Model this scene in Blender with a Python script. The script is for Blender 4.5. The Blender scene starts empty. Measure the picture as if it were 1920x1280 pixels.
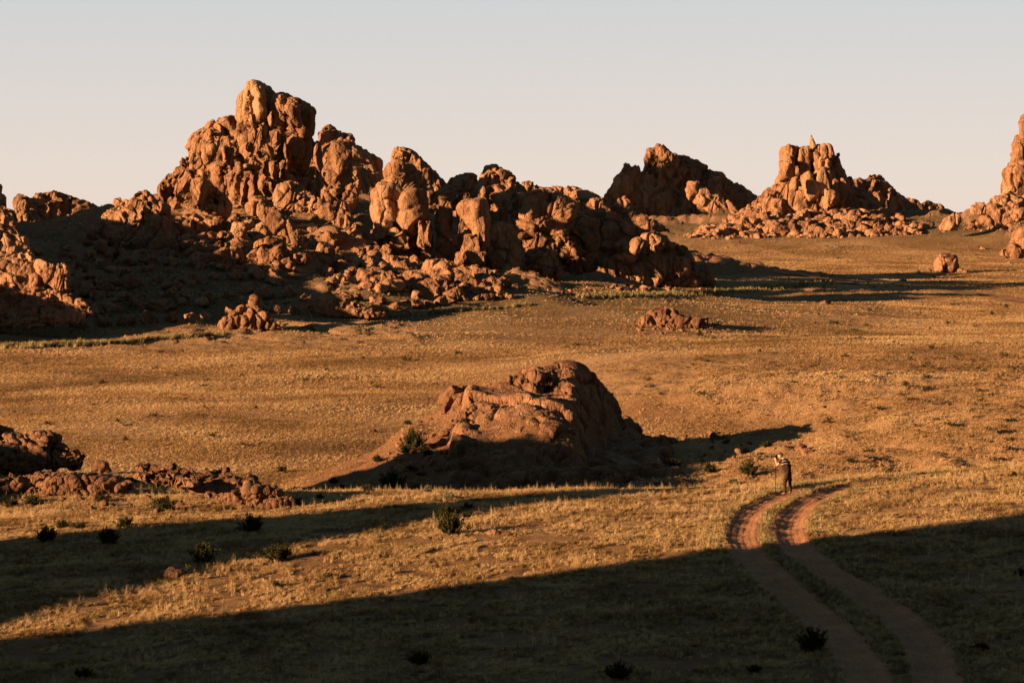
import bpy, bmesh, math, random
import numpy as np
from mathutils import Vector, Matrix, Euler

random.seed(7)
rng = np.random.default_rng(7)
scene = bpy.context.scene
COL = scene.collection
R = math.radians

# ------------------------------------------------------------------ camera
LENS = 85.0
F = 1920 * LENS / 36.0          # focal length in photograph pixels
HY = 400.0                      # row of the true horizon
cam_data = bpy.data.cameras.new("camera")
cam = bpy.data.objects.new("camera", cam_data)
COL.objects.link(cam)
cam.location = (0, 0, 0)
cam.rotation_euler = (R(90), 0, 0)
cam_data.lens = LENS
cam_data.sensor_width = 36
cam_data.shift_y = -(640 - HY) / 1920
cam_data.clip_end = 30000
cam_data.clip_start = 0.5
scene.camera = cam

# ------------------------------------------------------------------ sun and sky
AZ = R(27)                      # the light travels to the right and away
EL = R(11)
TE = math.tan(EL)
sdir = Vector((math.cos(AZ) * math.cos(EL), math.sin(AZ) * math.cos(EL), -math.sin(EL)))
sun_data = bpy.data.lights.new("sun", 'SUN')
sun = bpy.data.objects.new("sun", sun_data)
COL.objects.link(sun)
sun.rotation_euler = sdir.to_track_quat('-Z', 'Y').to_euler()
sun.location = (-60, -40, 60)
sun_data.energy = 5.0
sun_data.angle = R(0.55)
sun_data.color = (1.0, 0.605, 0.31)

world = bpy.data.worlds.new("World")
scene.world = world
world.use_nodes = True
wn = world.node_tree.nodes
wl = world.node_tree.links
wn.clear()
w_out = wn.new("ShaderNodeOutputWorld")
w_bg = wn.new("ShaderNodeBackground")
w_sky = wn.new("ShaderNodeTexSky")
w_sky.sky_type = 'NISHITA'
w_sky.sun_disc = False
w_sky.sun_elevation = EL
w_sky.sun_rotation = math.atan2(-sdir.x, -sdir.y)
w_sky.altitude = 1500
w_sky.air_density = 1.0
w_sky.dust_density = 1.0
w_sky.ozone_density = 1.0
w_bg.inputs['Strength'].default_value = 0.05
wl.new(w_sky.outputs[0], w_bg.inputs['Color'])
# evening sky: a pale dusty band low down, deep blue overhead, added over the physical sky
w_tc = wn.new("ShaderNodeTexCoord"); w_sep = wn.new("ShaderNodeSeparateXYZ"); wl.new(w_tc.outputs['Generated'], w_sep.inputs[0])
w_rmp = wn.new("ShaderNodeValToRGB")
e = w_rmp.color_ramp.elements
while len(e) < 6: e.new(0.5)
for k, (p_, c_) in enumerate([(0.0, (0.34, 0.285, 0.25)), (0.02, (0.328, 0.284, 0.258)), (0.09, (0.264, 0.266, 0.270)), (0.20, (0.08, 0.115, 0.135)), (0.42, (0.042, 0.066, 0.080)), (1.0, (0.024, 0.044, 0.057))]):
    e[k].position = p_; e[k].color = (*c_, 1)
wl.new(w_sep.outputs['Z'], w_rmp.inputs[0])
w_bg2 = wn.new("ShaderNodeBackground"); w_bg2.inputs['Strength'].default_value = 0.765; # unseen sky to the right and behind is dimmed to deepen the shade
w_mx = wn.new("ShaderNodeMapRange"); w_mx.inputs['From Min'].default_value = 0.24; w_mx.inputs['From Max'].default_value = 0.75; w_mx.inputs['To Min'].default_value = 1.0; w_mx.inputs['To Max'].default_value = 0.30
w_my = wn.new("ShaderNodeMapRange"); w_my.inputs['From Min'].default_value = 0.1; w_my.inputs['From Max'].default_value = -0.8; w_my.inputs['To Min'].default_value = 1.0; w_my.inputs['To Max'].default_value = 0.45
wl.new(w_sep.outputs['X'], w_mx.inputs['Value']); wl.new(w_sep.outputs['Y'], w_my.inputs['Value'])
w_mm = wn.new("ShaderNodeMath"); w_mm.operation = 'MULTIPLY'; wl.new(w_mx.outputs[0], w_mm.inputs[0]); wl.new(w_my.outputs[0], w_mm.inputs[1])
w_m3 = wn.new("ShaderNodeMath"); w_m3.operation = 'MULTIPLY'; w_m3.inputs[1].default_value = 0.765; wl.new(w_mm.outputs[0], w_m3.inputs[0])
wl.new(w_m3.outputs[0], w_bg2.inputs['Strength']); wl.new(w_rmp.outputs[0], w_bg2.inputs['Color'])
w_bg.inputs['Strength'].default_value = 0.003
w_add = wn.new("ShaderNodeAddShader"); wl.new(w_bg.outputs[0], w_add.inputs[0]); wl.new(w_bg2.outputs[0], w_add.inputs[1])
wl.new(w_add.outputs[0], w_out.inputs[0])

scene.view_settings.view_transform = 'Standard'
scene.view_settings.look = 'None'
scene.view_settings.exposure = 1.58
scene.view_settings.gamma = 1.0
scene.view_settings.use_curve_mapping = False
scene.cycles.max_bounces = 4
scene.cycles.diffuse_bounces = 1
scene.cycles.transmission_bounces = 2
scene.cycles.transparent_max_bounces = 4

# ------------------------------------------------------------------ numeric helpers
def ss(a, b, x):
    t = np.clip((x - a) / (b - a), 0, 1)
    return t * t * (3 - 2 * t)

def _h(ix, iy, iz, seed):
    h = (ix.astype(np.int64) * 374761393 + iy.astype(np.int64) * 668265263 + iz.astype(np.int64) * 2147483647 + seed * 974711) & 0xFFFFFFFF
    h = ((h ^ (h >> 13)) * 1274126177) & 0xFFFFFFFF
    h = ((h ^ (h >> 16)) * 2246822519) & 0xFFFFFFFF
    h = h ^ (h >> 15)
    return h

def hf(ix, iy, iz, seed=0):
    return (_h(ix, iy, iz, seed) & 0xFFFFFF) / float(0x1000000)

def vnoise(p, seed=0):
    i = np.floor(p).astype(np.int64)
    f = p - i
    f = f * f * f * (f * (f * 6 - 15) + 10)
    x, y, z = i[:, 0], i[:, 1], i[:, 2]
    fx, fy, fz = f[:, 0], f[:, 1], f[:, 2]
    r = 0
    for a in (0, 1):
        wx = fx if a else 1 - fx
        for b in (0, 1):
            wy = fy if b else 1 - fy
            for c in (0, 1):
                wz = fz if c else 1 - fz
                r = r + wx * wy * wz * hf(x + a, y + b, z + c, seed)
    return r * 2 - 1

def fbm(p, octv=3, seed=0, gain=0.5):
    r = 0; a = 1.0
    for k in range(octv):
        r = r + a * vnoise(p * (2.03 ** k) + 17.3 * k, seed + k)
        a *= gain
    return r

def voronoi(p, seed=0):
    n = len(p)
    F1 = np.full(n, 9.0); F2 = np.full(n, 9.0); ID = np.zeros(n)
    i = np.floor(p).astype(np.int64)
    f = p - i
    for a in (-1, 0, 1):
        for b in (-1, 0, 1):
            for c in (-1, 0, 1):
                x, y, z = i[:, 0] + a, i[:, 1] + b, i[:, 2] + c
                h = _h(x, y, z, seed)
                jx = (h & 0x3FF) / 1023.0; jy = ((h >> 10) & 0x3FF) / 1023.0; jz = ((h >> 20) & 0x3FF) / 1023.0
                d = np.sqrt((a + jx - f[:, 0]) ** 2 + (b + jy - f[:, 1]) ** 2 + (c + jz - f[:, 2]) ** 2)
                m = d < F1
                F2 = np.where(m, F1, np.minimum(F2, d))
                ID = np.where(m, jx, ID)
                F1 = np.where(m, d, F1)
    return F1, F2, ID

# ------------------------------------------------------------------ terrain height
# control points: column, row in the photograph and distance -> height of the ground there
CTRL = []
def cp(lst, sig):
    for (u, v, Y) in lst:
        CTRL.append(((u - 960) / F * Y, Y, -(v - HY) / F * Y, sig))
MASSIF = [(-160, 600, 380), (0, 605, 385), (150, 585, 398), (300, 560, 410), (300, 490, 440), (150, 500, 440), (430, 565, 415), (430, 480, 450),
    (500, 445, 480), (600, 575, 430), (560, 510, 450), (650, 475, 470), (700, 505, 462), (750, 525, 465),
    (850, 525, 480), (930, 530, 485), (1000, 545, 510), (1100, 548, 530), (1200, 545, 550), (1320, 534, 590),
    (250, 425, 500), (100, 450, 520), (400, 420, 520), (600, 390, 520), (700, 430, 500), (850, 450, 520), (1000, 460, 580), (1150, 450, 620),
    (560, 350, 570), (420, 360, 570), (700, 380, 590)]
cp(MASSIF, 34)
def plain0(X, Y):
    return -20.2 + 3.0 * ss(500, 720, Y) + 8.6 * ss(680, 950, Y)
for (u, v, Y) in [(-160, 655, 350), (0, 652, 358), (200, 640, 372), (400, 622, 392), (600, 612, 408), (800, 595, 430), (950, 580, 455), (1150, 565, 495),
                  (1350, 560, 540), (1400, 545, 600), (1450, 530, 680), (1300, 500, 720)]:
    X = (u - 960) / F * Y
    CTRL.append((X, Y, float(plain0(X, Y)), 30))
cp([(1500, 436, 885), (1500, 405, 930), (1400, 440, 890), (1650, 425, 950), (1700, 432, 900), (1300, 440, 950), (1250, 436, 1000), (1340, 445, 880),
    (1500, 372, 960), (1430, 388, 935), (1560, 385, 945), (1400, 408, 922), (1620, 398, 950), (1250, 430, 1060), (1650, 412, 1050), (1750, 418, 1050), (1860, 425, 885), (1920, 415, 890), (1960, 380, 930)], 46)
for (u, Y) in [(1300, 800), (1400, 810), (1500, 815), (1600, 815), (1720, 815), (1850, 800), (2000, 790)]:
    X = (u - 960) / F * Y
    CTRL.append((X, Y, float(plain0(X, Y)), 34))
for (u, v, Y) in [(1580, 842, 163), (1760, 836, 164), (1960, 830, 165), (1560, 792, 188), (1720, 784, 188), (1950, 780, 188),
                  (1650, 720, 232), (1900, 712, 232), (1550, 655, 300), (1800, 652, 300), (2000, 650, 300)]:
    CTRL.append(((u - 960) / F * Y, Y, -(v - HY) / F * Y, Y * 0.07))
cp([(1400, 884, 190), (1320, 830, 215), (1400, 830, 215), (1450, 880, 178), (1380, 905, 170)], 10)
cp([(100, 460, 600), (200, 452, 640), (0, 460, 600), (-120, 460, 600), (300, 450, 680), (100, 450, 700), (420, 440, 700), (560, 440, 720), (700, 440, 700)], 36)
cp([(-60, 870, 121), (50, 882, 120), (150, 905, 117), (300, 918, 115), (450, 934, 113), (200, 885, 122), (380, 900, 120), (500, 945, 113)], 5)
CTRL = np.array(CTRL)

def fore(X, Y):
    Yc = np.maximum(Y, 0)
    tilt = 0.038 * np.clip(X, -60, 60) * (1 - ss(105, 160, Y))
    z = -12.35 + tilt + 0.6 * np.exp(-((Y - 90) / 16) ** 2) + 0.032 * np.clip(X - 9, 0, 30) * ss(80, 104, Y) * (1 - ss(112, 165, Y))
    z = z - 8.0 * ss(102, 150, Y)
    z = z + 10.4 * (1 - ss(0, 45, Y))
    return z

def base_z(X, Y):
    return np.where(Y < 150, fore(X, Y), plain0(X, Y) + (-0.15) * (1 - ss(150, 260, Y)))

MND = [(520, [(170, 925), (190, 884)]), (560, [(162, 935), (172, 912), (190, 884)]), (640, [(163, 930), (172, 893), (182, 868), (196, 876)]), (700, [(164, 930), (172, 880), (182, 850), (188, 850), (200, 872)]),
       (760, [(165, 930), (172, 868), (181, 808), (187, 797), (192, 810), (202, 866)]), (820, [(165, 930), (172, 872), (179, 822), (186, 772), (192, 775), (204, 866)]),
       (870, [(165, 930), (171, 870), (178, 800), (185, 745), (193, 742), (205, 864)]), (920, [(166, 930), (171, 866), (177, 790), (183, 755), (188, 730), (194, 730), (206, 864)]),
       (980, [(166, 930), (171, 850), (176, 785), (180, 760), (184, 748), (188, 718), (191, 712), (197, 714), (208, 862)]), (1040, [(166, 930), (171, 850), (176, 792), (180, 770), (184, 760), (188, 724), (192, 706), (198, 710), (209, 860)]),
       (1080, [(166, 928), (171, 862), (176, 808), (181, 775), (185, 735), (189, 704), (197, 708), (210, 858)]), (1112, [(166, 926), (172, 898), (178, 884), (184, 864), (190, 806), (194, 722), (200, 725), (212, 856)]),
       (1140, [(167, 925), (172, 908), (180, 893), (188, 877), (196, 830), (200, 738), (205, 743), (213, 856)]), (1182, [(168, 922), (174, 909), (184, 892), (196, 872), (203, 826), (207, 782), (210, 787), (216, 854)]),
       (1210, [(168, 920), (176, 908), (190, 882), (200, 858), (206, 828), (210, 830), (216, 852)]), (1230, [(168, 920), (176, 908), (186, 888), (196, 868), (202, 862), (212, 854)]), (1300, [(170, 915), (186, 892), (205, 862)]), (1380, [(172, 918), (205, 862)])]
MY = np.arange(150, 226, 1.0)
def _mound_table():
    rows = []
    for u, nd in MND:
        ys = [152, 158] + [q[0] for q in nd] + [nd[-1][0] + 7, 230]
        b0 = [float(base_z(np.array(0.0), np.array(float(y)))) for y in ys]
        zs = b0[:2] + [-(q[1] - HY) / F * q[0] for q in nd] + b0[-2:]
        if u in (520, 1380): zs = b0
        rows.append(np.interp(MY, ys, zs))
    us = np.array([q[0] for q in MND], float)
    UU = np.arange(520, 1381, 6.0)
    T = np.array([[np.interp(w, us, col) for w in UU] for col in np.array(rows).T]).T   # u by Y
    k = np.array([1, 2, 3, 2, 1.]); k /= k.sum()
    for _ in range(4):
        T[:, 2:-2] = np.apply_along_axis(lambda r: np.convolve(r, np.array([1, 2, 1.]) / 4, 'same'), 1, T)[:, 2:-2]
        if _ == 0: T[2:-2] = np.apply_along_axis(lambda r: np.convolve(r, k, 'same'), 0, T)[2:-2]
    return UU, T
_MT = []
def mound_res(X, Y):
    if not _MT: _MT.extend(_mound_table())
    UU, T = _MT
    sh = X.shape; X = np.atleast_1d(X).ravel(); Y = np.atleast_1d(Y).ravel()
    u = 960 + X / np.maximum(Y, 1) * F
    out = np.zeros(X.shape)
    m = (u > 520) & (u < 1379) & (Y > 152) & (Y < 224)
    if m.any():
        q = (u[m] - 520) / 6.0; i = np.minimum(q.astype(int), len(UU) - 2); f = q - i
        r = Y[m] - 150; j = np.minimum(r.astype(int), len(MY) - 2); g = r - j
        z = (T[i, j] * (1 - f) + T[i + 1, j] * f) * (1 - g) + (T[i, j + 1] * (1 - f) + T[i + 1, j + 1] * f) * g
        out[m] = np.maximum(z - base_z(X[m] * 0, Y[m]), 0)
    return out.reshape(sh)

def gz_smooth(X, Y):
    X = np.asarray(X, float); Y = np.asarray(Y, float)
    b = base_z(X, Y)
    num = np.zeros_like(b); den = np.full_like(b, 0.05)
    for (cx, cy, cz, sg) in CTRL:
        cb = float(base_z(np.array(cx), np.array(cy)))
        g = np.exp(-((X - cx) ** 2 + (Y - cy) ** 2) / (sg * sg))
        num += g * (cz - cb); den += g
    res = num / den
    mr_ = mound_res(X, Y); res = np.where(mr_ > 0.02, np.maximum(res, mr_), res)
    return b + res, res

def gz(X, Y):
    X = np.asarray(X, float); Y = np.asarray(Y, float)
    shp = X.shape
    z, res = gz_smooth(X, Y)
    x = X.ravel(); y = Y.ravel(); zz = np.zeros_like(x)
    p = np.stack([x, y, zz], 1)
    far = ss(130, 260, y)
    near = 1 - ss(110, 135, y)
    n1 = fbm(p / 9.0, 3, 5) * 0.10 * near + fbm(p / 60.0 + 3, 3, 9) * 0.55 * far
    n2 = fbm(p / 0.8, 2, 21) * 0.035 * near
    am = np.clip(np.abs(res.ravel()) / 6.0, 0, 1) * ss(300, 360, y)
    rough = np.zeros_like(x)
    mm = am > 0.02
    if mm.any():
        pm = p[mm]
        q = pm + np.stack([vnoise(pm / 9, 61), vnoise(pm / 9, 62), 0 * pm[:, 0]], 1) * 4
        F1, F2, ID = voronoi(q / np.array([8.0, 5.5, 50.0]), 63)
        G1, G2, IE = voronoi(q / np.array([3.0, 2.2, 50.0]), 64)
        msk = ss(-0.2, 0.4, fbm(pm / 26.0, 2, 66))
        rough[mm] = (fbm(pm / np.array([22.0, 16.0, 1.0]), 4, 31) * 1.3 + msk * ((ID - 0.5) * 2.6 + np.sqrt(np.clip((F2 - F1) / 0.5, 0, 1)) * 1.3 + (IE - 0.5) * 1.0 + np.clip((G2 - G1) / 0.4, 0, 1) * 0.5)) * am[mm]
    am2 = np.clip(np.abs(res.ravel()) / 2.5, 0, 1) * (1 - ss(250, 300, y)) * ss(104, 112, y)
    rough2 = (fbm(p / 2.5, 4, 41) * 0.35) * am2
    return z + (n1 + n2 + rough + rough2).reshape(shp)

def P(u, v, Y):
    return np.array([(u - 960) / F * Y, Y, -(v - HY) / F * Y])

YS = np.concatenate([np.arange(50, 130, 0.4), np.arange(130, 320, 1.2), np.exp(np.linspace(math.log(320), math.log(6000), 500))])
UT = np.arange(-220, 2150, 5.0)
_T = []
def on_ground(u, v):
    """where the sight line through a photograph pixel meets the ground"""
    if not _T:
        UU, YY = np.meshgrid(UT, YS, indexing='ij'); _T.append(gz((UU - 960) / F * YY, YY))
    T = _T[0]
    q = (min(max(u, -215), 2140) - UT[0]) / 5.0; i0 = int(q); fr = q - i0
    g = T[i0] * (1 - fr) + T[i0 + 1] * fr
    Z = -(v - HY) / F * YS
    k = np.where(g >= Z)[0]
    i = k[0] if len(k) else len(YS) - 1
    if i == 0: y = YS[0]; z = g[0]
    else:
        a = Z[i - 1] - g[i - 1]; b = g[i] - Z[i]; t = a / max(a + b, 1e-6)
        y = YS[i - 1] + (YS[i] - YS[i - 1]) * t; z = g[i - 1] + (g[i] - g[i - 1]) * t
    return float((u - 960) / F * y), float(y), float(z)

# ------------------------------------------------------------------ mesh helpers
def make_mesh(name, co, faces, smooth=True, mat=None):
    me = bpy.data.meshes.new(name)
    co = np.ascontiguousarray(co, dtype=np.float32); faces = np.ascontiguousarray(faces, dtype=np.int32)
    k = faces.shape[1]
    me.vertices.add(len(co)); me.vertices.foreach_set('co', co.ravel())
    me.loops.add(faces.size); me.loops.foreach_set('vertex_index', faces.ravel())
    me.polygons.add(len(faces)); me.polygons.foreach_set('loop_start', np.arange(0, faces.size, k, dtype=np.int32))
    me.update(calc_edges=True)
    if smooth:
        me.polygons.foreach_set('use_smooth', np.ones(len(faces), dtype=bool))
    if mat: me.materials.append(mat)
    return me

def link(name, me, loc=(0, 0, 0), parent=None):
    o = bpy.data.objects.new(name, me); COL.objects.link(o)
    o.location = loc
    if parent: o.parent = parent
    return o

def tag(o, label=None, cat=None, group=None, kind=None):
    if label: o['label'] = label
    if cat: o['category'] = cat
    if group: o['group'] = group
    if kind: o['kind'] = kind
    return o

_ico = {}
def ico(n):
    if n not in _ico:
        bm = bmesh.new(); bmesh.ops.create_icosphere(bm, subdivisions=n, radius=1)
        bm.verts.ensure_lookup_table()
        v = np.array([x.co[:] for x in bm.verts]); f = np.array([[q.index for q in t.verts] for t in bm.faces])
        bm.free(); _ico[n] = (v / np.linalg.norm(v, axis=1)[:, None], f)
    return _ico[n]

# ------------------------------------------------------------------ materials
def mat_new(name):
    m = bpy.data.materials.new(name); m.use_nodes = True
    nt = m.node_tree; nt.nodes.clear()
    return m, nt, nt.nodes, nt.links

def ramp(nodes, stops, interp='LINEAR'):
    r = nodes.new('ShaderNodeValToRGB'); e = r.color_ramp.elements
    r.color_ramp.interpolation = interp
    while len(e) < len(stops): e.new(0.5)
    for k, (p, c) in enumerate(stops):
        e[k].position = p; e[k].color = (*c, 1)
    return r

def noise_node(nodes, links, vec, scale, detail=4, rough=0.55):
    n = nodes.new('ShaderNodeTexNoise'); n.inputs['Scale'].default_value = scale
    n.inputs['Detail'].default_value = detail; n.inputs['Roughness'].default_value = rough
    links.new(vec, n.inputs['Vector'])
    return n

def mapping(nodes, links, vec, scale=(1, 1, 1), rot=(0, 0, 0)):
    m = nodes.new('ShaderNodeMapping'); m.inputs['Scale'].default_value = scale; m.inputs['Rotation'].default_value = rot
    links.new(vec, m.inputs['Vector'])
    return m.outputs[0]

def mixc(nodes, links, fac, a, b, mode='MIX'):
    m = nodes.new('ShaderNodeMix'); m.data_type = 'RGBA'; m.blend_type = mode
    for s, x in ((m.inputs['Factor'], fac), (m.inputs[6], a), (m.inputs[7], b)):
        if isinstance(x, (int, float)): s.default_value = x
        elif isinstance(x, tuple): s.default_value = (*x, 1)
        else: links.new(x, s)
    return m.outputs[2]

def rock_material(name, c_mid, c_dark, c_pale, size=1.0, crack=1.0):
    """weathered granite: blotches, varnish streaks, joints; size = metres of the coarse features"""
    m, nt, N, L = mat_new(name)
    out = N.new('ShaderNodeOutputMaterial'); b = N.new('ShaderNodeBsdfPrincipled')
    b.inputs['Roughness'].default_value = 0.92
    b.inputs['Specular IOR Level'].default_value = 0.15
    g = N.new('ShaderNodeNewGeometry'); pos = g.outputs['Position']
    n1 = noise_node(N, L, pos, 0.12 / size, 6, 0.6)
    r1 = ramp(N, [(0.32, c_dark), (0.5, c_mid), (0.68, c_pale)]); L.new(n1.outputs['Fac'], r1.inputs[0])
    n2 = noise_node(N, L, mapping(N, L, pos, (1, 1, 0.22)), 0.9 / size, 5, 0.65)
    r2 = ramp(N, [(0.38, (0.36, 0.31, 0.28)), (0.50, (1, 1, 1)), (0.72, (1.12, 1.1, 1.06))]); L.new(n2.outputs['Fac'], r2.inputs[0])
    c = mixc(N, L, 0.75, r1.outputs[0], r2.outputs[0], 'MULTIPLY')
    n3 = noise_node(N, L, pos, 4.0 / size, 5, 0.7)
    r3 = ramp(N, [(0.3, (0.72, 0.70, 0.68)), (0.6, (1.12, 1.1, 1.08))]); L.new(n3.outputs['Fac'], r3.inputs[0])
    c = mixc(N, L, 0.8, c, r3.outputs[0], 'MULTIPLY')
    L.new(c, b.inputs['Base Color'])
    # relief
    wv = noise_node(N, L, pos, 0.5 / size, 3)
    wa = N.new('ShaderNodeVectorMath'); wa.operation = 'MULTIPLY_ADD'
    L.new(wv.outputs['Color'], wa.inputs[0]); wa.inputs[1].default_value = (1.6 * size,) * 3; L.new(pos, wa.inputs[2])
    vo = N.new('ShaderNodeTexVoronoi'); vo.feature = 'DISTANCE_TO_EDGE'; vo.inputs['Scale'].default_value = 0.55 / size
    L.new(mapping(N, L, wa.outputs[0], (1, 1, 0.6), (0.25, 0.2, 0)), vo.inputs['Vector'])
    mr = N.new('ShaderNodeMapRange'); mr.inputs['From Max'].default_value = 0.05; L.new(vo.outputs['Distance'], mr.inputs['Value'])
    h1 = N.new('ShaderNodeMath'); h1.operation = 'MULTIPLY_ADD'
    L.new(mr.outputs[0], h1.inputs[0]); h1.inputs[1].default_value = 0.22 * crack
    nb = noise_node(N, L, pos, 1.6 / size, 7, 0.62); L.new(nb.outputs['Fac'], h1.inputs[2])
    bp = N.new('ShaderNodeBump'); bp.inputs['Strength'].default_value = 0.9; bp.inputs['Distance'].default_value = 0.55 * size
    L.new(h1.outputs[0], bp.inputs['Height']); L.new(bp.outputs[0], b.inputs['Normal'])
    L.new(b.outputs[0], out.inputs[0])
    return m

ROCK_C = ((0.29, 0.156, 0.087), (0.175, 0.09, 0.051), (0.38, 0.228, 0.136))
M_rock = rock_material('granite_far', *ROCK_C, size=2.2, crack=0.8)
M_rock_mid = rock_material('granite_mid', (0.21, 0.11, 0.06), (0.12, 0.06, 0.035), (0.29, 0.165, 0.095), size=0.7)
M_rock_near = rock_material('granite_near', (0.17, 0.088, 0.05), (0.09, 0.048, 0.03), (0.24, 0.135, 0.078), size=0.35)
M_boulder = rock_material('granite_boulder', *ROCK_C, size=1.0, crack=0.35)

def ground_material():
    m, nt, N, L = mat_new('steppe_soil')
    out = N.new('ShaderNodeOutputMaterial'); b = N.new('ShaderNodeBsdfPrincipled')
    b.inputs['Roughness'].default_value = 0.95; b.inputs['Specular IOR Level'].default_value = 0.1
    g = N.new('ShaderNodeNewGeometry'); pos = g.outputs['Position']
    n1 = noise_node(N, L, pos, 0.035, 6, 0.6)
    r1 = ramp(N, [(0.36, (0.23, 0.132, 0.06)), (0.5, (0.38, 0.228, 0.112)), (0.64, (0.52, 0.335, 0.18))]); L.new(n1.outputs['Fac'], r1.inputs[0])
    n2 = noise_node(N, L, pos, 0.9, 5, 0.7)
    r2 = ramp(N, [(0.38, (0.62, 0.50, 0.42)), (0.56, (1, 1, 1))]); L.new(n2.outputs['Fac'], r2.inputs[0])
    c = mixc(N, L, 0.6, r1.outputs[0], r2.outputs[0], 'MULTIPLY')
    at = N.new('ShaderNodeAttribute'); at.attribute_name = 'soil'
    c2 = mixc(N, L, at.outputs['Fac'], c, (0.25, 0.125, 0.062))
    at2 = N.new('ShaderNodeAttribute'); at2.attribute_name = 'scrub'
    c3 = mixc(N, L, at2.outputs['Fac'], c2, (0.10, 0.078, 0.038))
    sn = N.new('ShaderNodeSeparateXYZ'); L.new(g.outputs['True Normal'], sn.inputs[0])
    nr_ = noise_node(N, L, pos, 0.4, 4); st = N.new('ShaderNodeMath'); st.operation = 'MULTIPLY_ADD'; L.new(nr_.outputs['Fac'], st.inputs[0]); st.inputs[1].default_value = 0.22; L.new(sn.outputs['Z'], st.inputs[2])
    rk = N.new('ShaderNodeMapRange'); rk.inputs['From Min'].default_value = 1.04; rk.inputs['From Max'].default_value = 0.94; L.new(st.outputs[0], rk.inputs['Value'])
    mk = N.new('ShaderNodeMath'); mk.operation = 'MULTIPLY'; L.new(rk.outputs[0], mk.inputs[0]); L.new(at2.outputs['Fac'], mk.inputs[1])
    mk2 = N.new('ShaderNodeMath'); mk2.operation = 'MULTIPLY'; mk2.use_clamp = True; L.new(mk.outputs[0], mk2.inputs[0]); mk2.inputs[1].default_value = 1.6
    c3 = mixc(N, L, mk2.outputs[0], c3, (0.30, 0.17, 0.10))
    n4 = noise_node(N, L, pos, 6.0, 4, 0.7)
    r4 = ramp(N, [(0.3, (0.7, 0.7, 0.7)), (0.65, (1.2, 1.2, 1.2))]); L.new(n4.outputs['Fac'], r4.inputs[0])
    c3 = mixc(N, L, 0.9, c3, r4.outputs[0], 'MULTIPLY')
    L.new(c3, b.inputs['Base Color'])
    nb = noise_node(N, L, pos, 2.5, 8, 0.75)
    bp = N.new('ShaderNodeBump'); bp.inputs['Strength'].default_value = 1.0; bp.inputs['Distance'].default_value = 0.5
    L.new(nb.outputs['Fac'], bp.inputs['Height']); L.new(bp.outputs[0], b.inputs['Normal'])
    L.new(b.outputs[0], out.inputs[0])
    return m
M_ground = ground_material()

def grass_material(name, cols, patch=0.12, trans=0.35, rnd=0.30):
    m, nt, N, L = mat_new(name)
    out = N.new('ShaderNodeOutputMaterial')
    g = N.new('ShaderNodeNewGeometry'); pos = g.outputs['Position']
    oi = N.new('ShaderNodeObjectInfo')
    n1 = noise_node(N, L, pos, patch, 5, 0.65)
    ad = N.new('ShaderNodeMath'); ad.operation = 'MULTIPLY_ADD'; L.new(oi.outputs['Random'], ad.inputs[0]); ad.inputs[1].default_value = rnd
    sb = N.new('ShaderNodeMath'); sb.operation = 'SUBTRACT'; L.new(n1.outputs['Fac'], sb.inputs[0]); sb.inputs[1].default_value = rnd / 2
    L.new(sb.outputs[0], ad.inputs[2])
    r = ramp(N, cols); L.new(ad.outputs[0], r.inputs[0])
    d = N.new('ShaderNodeBsdfDiffuse'); t = N.new('ShaderNodeBsdfTranslucent'); mx = N.new('ShaderNodeMixShader')
    mx.inputs[0].default_value = trans
    L.new(r.outputs[0], d.inputs[0]); L.new(r.outputs[0], t.inputs[0]); L.new(d.outputs[0], mx.inputs[1]); L.new(t.outputs[0], mx.inputs[2])
    L.new(mx.outputs[0], out.inputs[0])
    return m
M_grass = grass_material('dry_grass', [(0.34, (0.19, 0.118, 0.05)), (0.46, (0.40, 0.26, 0.115)), (0.60, (0.62, 0.44, 0.23))], 0.35, 0.4, 0.24)
M_grass_far = grass_material('plain_grass', [(0.36, (0.20, 0.125, 0.05)), (0.49, (0.48, 0.297, 0.138)), (0.62, (0.66, 0.47, 0.25))], 0.045, 0.4, 0.14)
M_grass_verge = grass_material('green_verge', [(0.36, (0.13, 0.115, 0.055)), (0.5, (0.30, 0.25, 0.12)), (0.62, (0.46, 0.37, 0.19))], 0.2)

def simple_mat(name, col, rough=0.8, spec=0.2, bump=0.0, bscale=30, var=0.15):
    m, nt, N, L = mat_new(name)
    out = N.new('ShaderNodeOutputMaterial'); b = N.new('ShaderNodeBsdfPrincipled')
    b.inputs['Roughness'].default_value = rough; b.inputs['Specular IOR Level'].default_value = spec
    tc = N.new('ShaderNodeTexCoord')
    n = noise_node(N, L, tc.outputs['Object'], bscale, 4)
    r = ramp(N, [(0.3, tuple(x * (1 - var) for x in col)), (0.7, tuple(min(1, x * (1 + var)) for x in col))])
    L.new(n.outputs['Fac'], r.inputs[0]); L.new(r.outputs[0], b.inputs['Base Color'])
    if bump:
        bp = N.new('ShaderNodeBump'); bp.inputs['Strength'].default_value = bump; bp.inputs['Distance'].default_value = 0.02
        L.new(n.outputs['Fac'], bp.inputs['Height']); L.new(bp.outputs[0], b.inputs['Normal'])
    L.new(b.outputs[0], out.inputs[0])
    return m

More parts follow.
